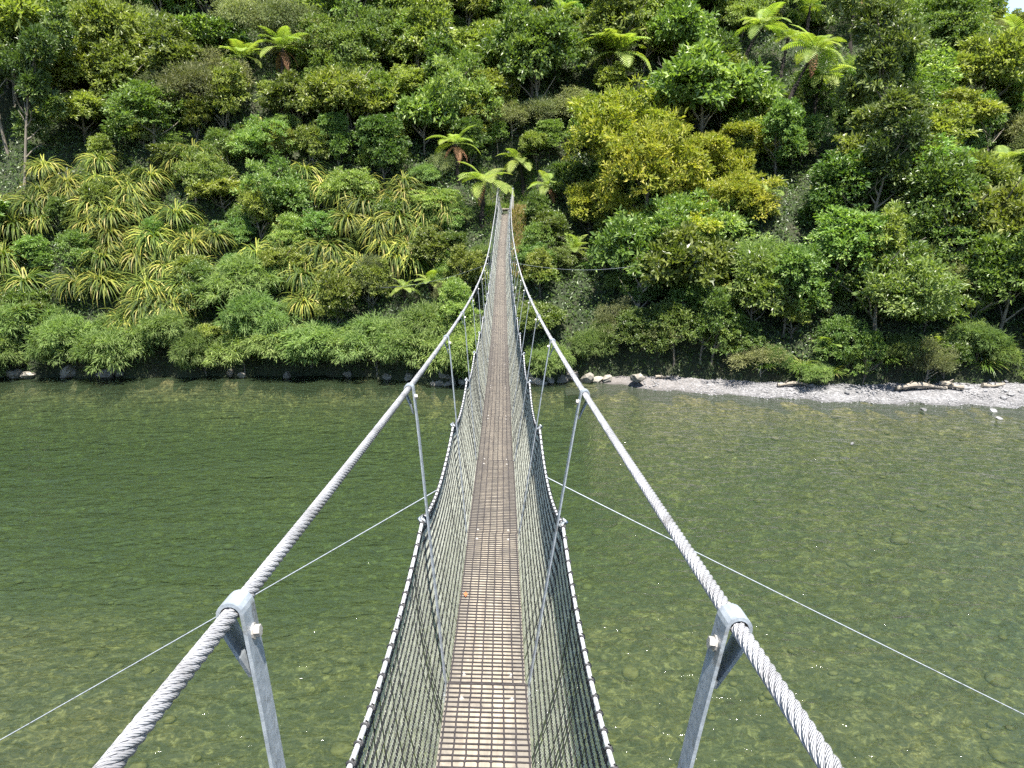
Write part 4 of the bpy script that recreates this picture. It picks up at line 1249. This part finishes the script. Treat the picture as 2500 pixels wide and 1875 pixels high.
for i in range(210):
    xx = r.uniform(-31, 40); sfill = 0.4 + 30 * r.random() ** 1.3
    y = float(shore(xx) + beach_w(xx)) + sfill; z = float(hill(xx, y))
    px, py, zc = project((xx, y, z + 0.6))
    if not (-60 < px < 2560 and -60 < py < 940): continue
    if abs(xx - 0.2) < 1.5 and y < 52.5: continue
    if any(math.hypot(px - fx, py - fy) < 0.8 * fr_ and zc < fz + 0.8 for (fx, fy, fz, fr_, tp) in FERNS): continue
    if min(np.linalg.norm((np.array([xx, y, z]) - t)[:2]) for t in TU) < 1.1: continue
    tree(r.choice(['broad', 'olive', 'feather', 'feather', 'olive', 'grey', 'fresh']), (xx, y, z - 0.15), r.uniform(0.36, 0.6), 5000 + i)
print('PLANTS', len(ENT))

# --- forest canopy higher up than the picture reaches, and undergrowth covering the slope
def scatter_leaves(name, seed, n, xr, sr, lift, leaf, asp, mat, cond=None):
    r = rng(seed)
    X = r.uniform(*xr, n); S = r.uniform(*sr, n)
    Y = S + shore(X) + beach_w(X)
    Zv = hill(X, Y) + r.random(n) ** 1.5 * lift * (0.6 + 0.6 * np.abs(wobble(X * 1.3, Y * 1.3)))
    P = np.stack([X, Y, Zv], 1)
    if cond is not None: P = P[cond(P)]
    m = len(P)
    dirn = r.normal(size=(m, 3)) + [0, -0.5, 0.2]; nrm = r.normal(size=(m, 3)) * 0.6 + [0, -0.5, 0.8]
    ll = leaf * r.uniform(0.6, 1.3, m)
    V, Ft, fr = leaves_mesh(name, P, dirn, nrm, ll, ll * asp, mat, r.random(m) * 0.38)
    return make_mesh(name, V, Ft, [mat], attrs={'rnd': fr})
def not_clear(P):
    return ~((np.abs(P[:, 0] - 0.3) < 1.3) & (P[:, 1] > 45) & (P[:, 1] < 51.5)) & (P[:, 2] > 0.35)
o = link('undergrowth', scatter_leaves('undergrowth', 31, 240000, (-32, 42), (0.02, 32), 0.8, 0.19, 0.45, LM['dark'], not_clear))  # leaf colours kept dark to put shade into the gaps between trees
tag(o, 'low leafy undergrowth covering the slope between the trees', 'undergrowth', kind='stuff')
o = link('upper_forest', scatter_leaves('upper_forest', 32, 60000, (-85, 30), (34, 120), 4.0, 1.1, 0.5, LM['broad']))
tag(o, 'dense green forest cover on the high slope above', 'forest', kind='stuff')
mb = None

# grass of the clearing
def grass_patch(name, n, mat, area, hgt, seed, words):
    r = rng(seed)
    X = r.uniform(area[0], area[1], n); Y = r.uniform(area[2], area[3], n)
    kp = (np.abs(X - 0.2) > 0.36) | (Y > 49.3)
    X, Y = X[kp], Y[kp]; n = len(X)
    P = np.stack([X, Y, hill(X, Y) - 0.02], 1)
    dirn = r.normal(size=(n, 3)) * [0.45, 0.45, 0] + [0, -0.15, 1.0]
    nrm = r.normal(size=(n, 3)) * [1, 1, 0.2]
    ll = hgt * r.uniform(0.5, 1.3, n)
    V, Ft, fr = leaves_mesh(name, P, dirn, nrm, ll, 0.03, mat, r.random(n))
    tag(link(name, make_mesh(name, V, Ft, [mat], attrs={'rnd': fr})), words, 'grass', kind='stuff')
grass_patch('green_grass', 5000, LM['grass'], (-1.6, 2.2, 48.2, 52.2), 0.3, 3001, 'short green grass in the clearing behind the far towers')
grass_patch('dry_grass', 4200, LM['drygrass'], (0.45, 1.75, 43.8, 48.8), 0.34, 3002, 'straw-coloured grass on the bank right of the far bridge end')
grass_patch('bank_grass', 2500, LM['grass'], (-1.3, 1.9, 43.6, 48.6), 0.3, 3003, 'green grass on the bank under the far bridge end')

# tussocks behind the beach
for i, (x, off, s) in enumerate([(15.2, 0.5, 1.0), (16.6, 0.4, 0.8), (19.6, 0.6, 1.25), (20.4, 0.9, 1.15), (24.6, 0.5, 1.15), (25.4, 0.8, 1.0), (13.2, 0.5, 0.8)]):
    y = float(shore(x) + beach_w(x)) + off - 0.2
    o = link('grass_tussock', GRASS[i % 2], None, loc=(x, y, float(hill(x, y))), rot=(0.1, 0, i * 1.7), scale=s)
    ENT.append((o, 'long-bladed green grass tussock behind the gravel beach', 'grass', 'grass tussocks behind the beach'))

# --- bare pale branches
def bare(px, py, L_, seed, words, ang, trunk=0.05):
    r = rng(seed); g = ray_ground(px, py + 60)
    c = pix3(px, py, (g - [0, 0, CZ]) @ FWD - 1.6)
    mb = MB()
    def grow(p, d, ln, rad, lev):
        n = 6; pts = [p]
        for i in range(n):
            d = d + r.normal(0, 0.16, 3); d /= np.linalg.norm(d); pts.append(pts[-1] + d * ln / n)
        V, Fq = tube(np.array(pts), np.linspace(rad, rad * 0.35, n + 1), 5); mb.add(V, Fq)
        if lev:
            for i in range(4):
                q = pts[r.integers(2, n + 1)]
                dd = d + r.normal(0, 0.6, 3); dd /= np.linalg.norm(dd)
                grow(q, dd, ln * r.uniform(0.4, 0.65), rad * 0.5, lev - 1)
    grow(np.zeros(3), np.array([math.cos(ang), 0.1, math.sin(ang)]), L_, trunk, 2)
    o = link('bare_branch', mb.mesh('bare_branch', [M['pale_branch']], True), None, loc=c)
    ENT.append((o, words, 'branch', 'bare pale branches'))
bare(-10, 110, 2.6, 1, 'white dead branch reaching in from the upper left edge', -0.5, 0.06)
bare(400, 180, 1.6, 2, 'grey bare twigs hanging on the upper left slope', -1.2, 0.03)
bare(520, 60, 1.5, 3, 'grey bare twigs near the top left of the slope', 0.9, 0.03)
bare(1700, 290, 2.2, 4, 'pale leafless twigs above the golden trees', 0.5, 0.03)
bare(1640, 245, 1.6, 5, 'thin pale bare stem right of the large tree fern', 1.5, 0.03)
bare(2190, 300, 1.8, 6, 'thin bare stem beside the tall dark tree', 1.5, 0.03)
#bare(1560, 800, 1.6, 7, 'tangle of pale bare roots above the rocks right of the bridge', -1.3, 0.04)
#bare(640, 880, 1.3, 8, 'bare twigs dipping towards the water left of the bridge', -0.6, 0.025)

# ------------------------------------------------------------------ rocks, driftwood, gravel
def rock(x, y, z, s, seed, words, mat='rock', cat='rock', group=None, flat=0.7):
    Vv, Ff = ico(seed, flat, 0.22, 3 if s > 0.5 else 2)
    r = rng(seed)
    dv = Vv / np.linalg.norm(Vv, axis=1)[:, None]
    pl = r.normal(size=(16, 3)); pl /= np.linalg.norm(pl, axis=1)[:, None]; off = r.uniform(0.5, 0.95, 16)
    den = np.maximum(dv @ pl.T, 1e-3)
    rad = np.minimum((off[None] / den).min(1), 1.15)
    Vv = dv * rad[:, None] * [1.15, 0.9, flat + 0.1]
    Vv = Vv + 0.02 * r.normal(size=Vv.shape)
    o = link('boulder' if s > 0.45 else 'stone', make_mesh('rock', Vv * s, Ff, [M[mat]], False), None, loc=(x, y, z), rot=(r.normal(0, .2), r.normal(0, .2), r.uniform(0, 6.28)))
    ENT.append((o, words, cat, group or 'rocks at the waterline'))
    return o
r = rng(9)
for i, (px, py, s) in enumerate([(1085, 905, 0.55), (1105, 935, 0.4), (1075, 925, 0.35), (1125, 880, 0.6), (1115, 918, 0.5), (1060, 935, 0.25), (1130, 940, 0.35), (1095, 945, 0.25)]):
    p = pix3(px, py, 41.4)
    x = p[0]; y = float(shore(x)) + (0.1 if py > 920 else 0.55)
    rock(x, y, max(p[2] - 0.1, 0.05), s, 50 + i, 'pale rock at the water edge left of the bridge')
for i, (px, py, s) in enumerate([(1310, 925, 0.55), (1340, 935, 0.4), (1370, 930, 0.4), (1400, 912, 0.45), (1430, 915, 0.45), (1455, 925, 0.35), (1480, 915, 0.35), (1545, 900, 0.45), (1290, 905, 0.45), (1325, 940, 0.2)]):
    p = pix3(px, py, 41.4)
    x = p[0]; y = float(shore(x)) + 0.25
    rock(x, y, max(p[2] - 0.15, 0.05), s, 70 + i, 'pale rock at the water edge right of the bridge')
for i, (px, s) in enumerate([(40, 0.45), (75, 0.4), (20, 0.3), (165, 0.6), (260, 0.5), (285, 0.35), (245, 0.3), (560, 0.3), (590, 0.3), (700, 0.3), (850, 0.3), (950, 0.3), (1000, 0.35)]):
    p = pix3(px, 915, 42.0); x = p[0]; y = float(shore(x)) + 0.05
    rock(x, y, 0.1 + s * 0.2, s, 90 + i, 'grey rock under the overhanging shrubs at the left waterline', 'rock')
for i in range(40):
    x = 15 + 11.5 * r.random() ** 0.6; t = r.uniform(0.35, 1.05)
    y = float(shore(x)) + t * float(beach_w(x)); s = 0.07 + 0.16 * r.random() ** 2
    z = 0.35 * min(t, 1.0)
    rock(x, y, z + s * 0.25, s, 120 + i, ('large ' if s > 0.15 else 'mid-sized ' if s > 0.10 else 'small ') + 'grey stone at the ' + ('water side' if t < 0.6 else 'middle' if t < 0.85 else 'back') + ' of the gravel beach', 'rock_grey', 'stone', 'stones on the beach', 0.6)
for i, (px, py, s) in enumerate([(2254, 1001, 0.16), (2425, 1004, 0.18), (2437, 1022, 0.15), (2080, 1085, 0.1)]):
    d = FWD + RGT * (px - 1250) / 1900 + DWN * (py - 937.5) / 1900; q = np.array([0, 0, CZ]) + d * (CZ / -d[2])
    rock(q[0], q[1], 0.03, s, 180 + i, 'pale stone standing out of the shallow water off the beach', 'rock_grey', 'stone', 'stones in the shallows', 0.6)
def log(x, off, L_, rad, ang, seed, words):
    r = rng(seed); y = float(shore(x) + beach_w(x)) + off
    t = np.linspace(-0.5, 0.5, 9)
    P = np.stack([t * L_ * math.cos(ang), t * L_ * math.sin(ang), 0.04 * L_ * np.sin(t * 5 + seed)], 1)
    mb = MB(); V, Fq = tube(P, rad * (1 + 0.25 * np.sin(t * 9 + seed)) * np.linspace(1.15, 0.7, 9), 9); mb.add(V, Fq)
    mb.add(V[:9], np.arange(9)[None, ::-1]); mb.add(V[-9:], np.arange(9)[None])
    for k in range(2):
        q = P[2 + 3 * k]; d = np.array([r.normal(0, .4), -0.3, 0.8])
        V, Fq = tube(np.array([q, q + d * 0.18, q + d * 0.34 + [0.05, 0, 0]]), [rad * .4, rad * .3, rad * .12], 5); mb.add(V, Fq)
    o = link('driftwood_log', mb.mesh('driftwood_log', [M['drift']], False), None, loc=(x, y, 0.35 + rad * 0.6))
    ENT.append((o, words, 'log', 'driftwood along the beach'))
log(14.6, -0.5, 1.5, 0.09, -0.05, 1, 'straight pale driftwood log behind the middle of the beach')
log(20.8, -0.75, 2.6, 0.13, 0.06, 2, 'longest driftwood log, by the grass tussocks at the back of the beach')
log(22.4, -0.95, 1.1, 0.14, -0.5, 3, 'short thick driftwood stump at the right end of the longest log')
log(8.6, -0.35, 1.4, 0.06, 0.25, 4, 'thin driftwood stick at the narrow left end of the beach')
log(24.6, -0.7, 1.2, 0.09, 0.1, 5, 'driftwood piece at the right edge of the beach')
mb = MB(); r = rng(21)
PEB = [ico(i + 20, 0.55, 0.15, 0 + 1) for i in range(5)]
for i in range(3800):
    x = 6.5 + 20.5 * r.random() ** 0.8; t = r.uniform(-0.25, 1.15)
    y = float(shore(x)) + t * float(beach_w(x)); s = 0.018 + 0.05 * r.random() ** 3
    z = 0.35 * min(1, float(beach_w(x)) / 1.5) * max(0, min(t, 1.2)) + (min(t, 0) * float(beach_w(x)) * 0.2)
    Vv, Ff = PEB[r.integers(5)]
    mb.add(Vv * s + [x, y, z + 0.012], Ff)
tag(link('beach_pebbles', mb.mesh('beach_pebbles', [M['rock_grey']], True)), 'small grey pebbles strewn over the gravel beach', 'pebbles', kind='stuff')

# ------------------------------------------------------------------ labels: wording by place in the scene
bpy.context.view_layer.update()
def zone(o):
    p = np.array(o.matrix_world.translation); p[2] += 1.2 if o.type == 'EMPTY' else 0.2
    px, py, zc = project(p)
    rows = [(110, 'at top edge'), (290, 'high on the slope'), (480, 'upper middle slope'), (670, 'lower middle slope'), (2000, 'low by the water')]
    cols = [(260, 'far left'), (560, 'left'), (860, 'centre left'), (1150, 'just left of bridge'), (1380, 'behind bridge end'), (1680, 'just right of bridge'), (1980, 'centre right'), (2260, 'right'), (9999, 'far right')]
    rw = next(w for lim, w in rows if py < lim); cw = next(w for lim, w in cols if px < lim)
    return rw, cw, px, py
ORD = ['leftmost', 'second from left', 'third from left', 'fourth from left', 'fifth from left', 'sixth from left', 'seventh from left', 'eighth from left', 'ninth from left', 'tenth from left', 'eleventh from left', 'twelfth from left', 'thirteenth from left'] + [w + ' from left' for w in ('fourteenth', 'fifteenth', 'sixteenth', 'seventeenth', 'eighteenth', 'nineteenth', 'twentieth', 'twenty-first', 'twenty-second', 'twenty-third', 'twenty-fourth', 'twenty-fifth')]
count = {}
for e in ENT: count[e[1]] = count.get(e[1], 0) + 1
bins = {}
for (o, words, cat, grp) in ENT:
    tag(o, None, cat, grp)
    if count[words] == 1:
        o['label'] = words
        continue
    rw, cw, px, py = zone(o)
    if grp.startswith(('rocks', 'stones', 'grass tussocks')): key = (words, '', '' )
    else: key = (words, rw, cw)
    bins.setdefault(key, []).append((px, o))
for (words, rw, cw), L_ in bins.items():
    L_.sort(key=lambda q: q[0])
    for i, (px, o) in enumerate(L_):
        base = words + ((' ' + rw + ', ' + cw) if rw else '')
        if len(L_) > 1:
            n = len(L_)
            w = ('left one' if i == 0 else 'right one') if n == 2 else ('rightmost' if i == n - 1 else (ORD[i] if i < len(ORD) else 'number %d from left' % (i + 1)))
            base += ', ' + w
        o['label'] = base
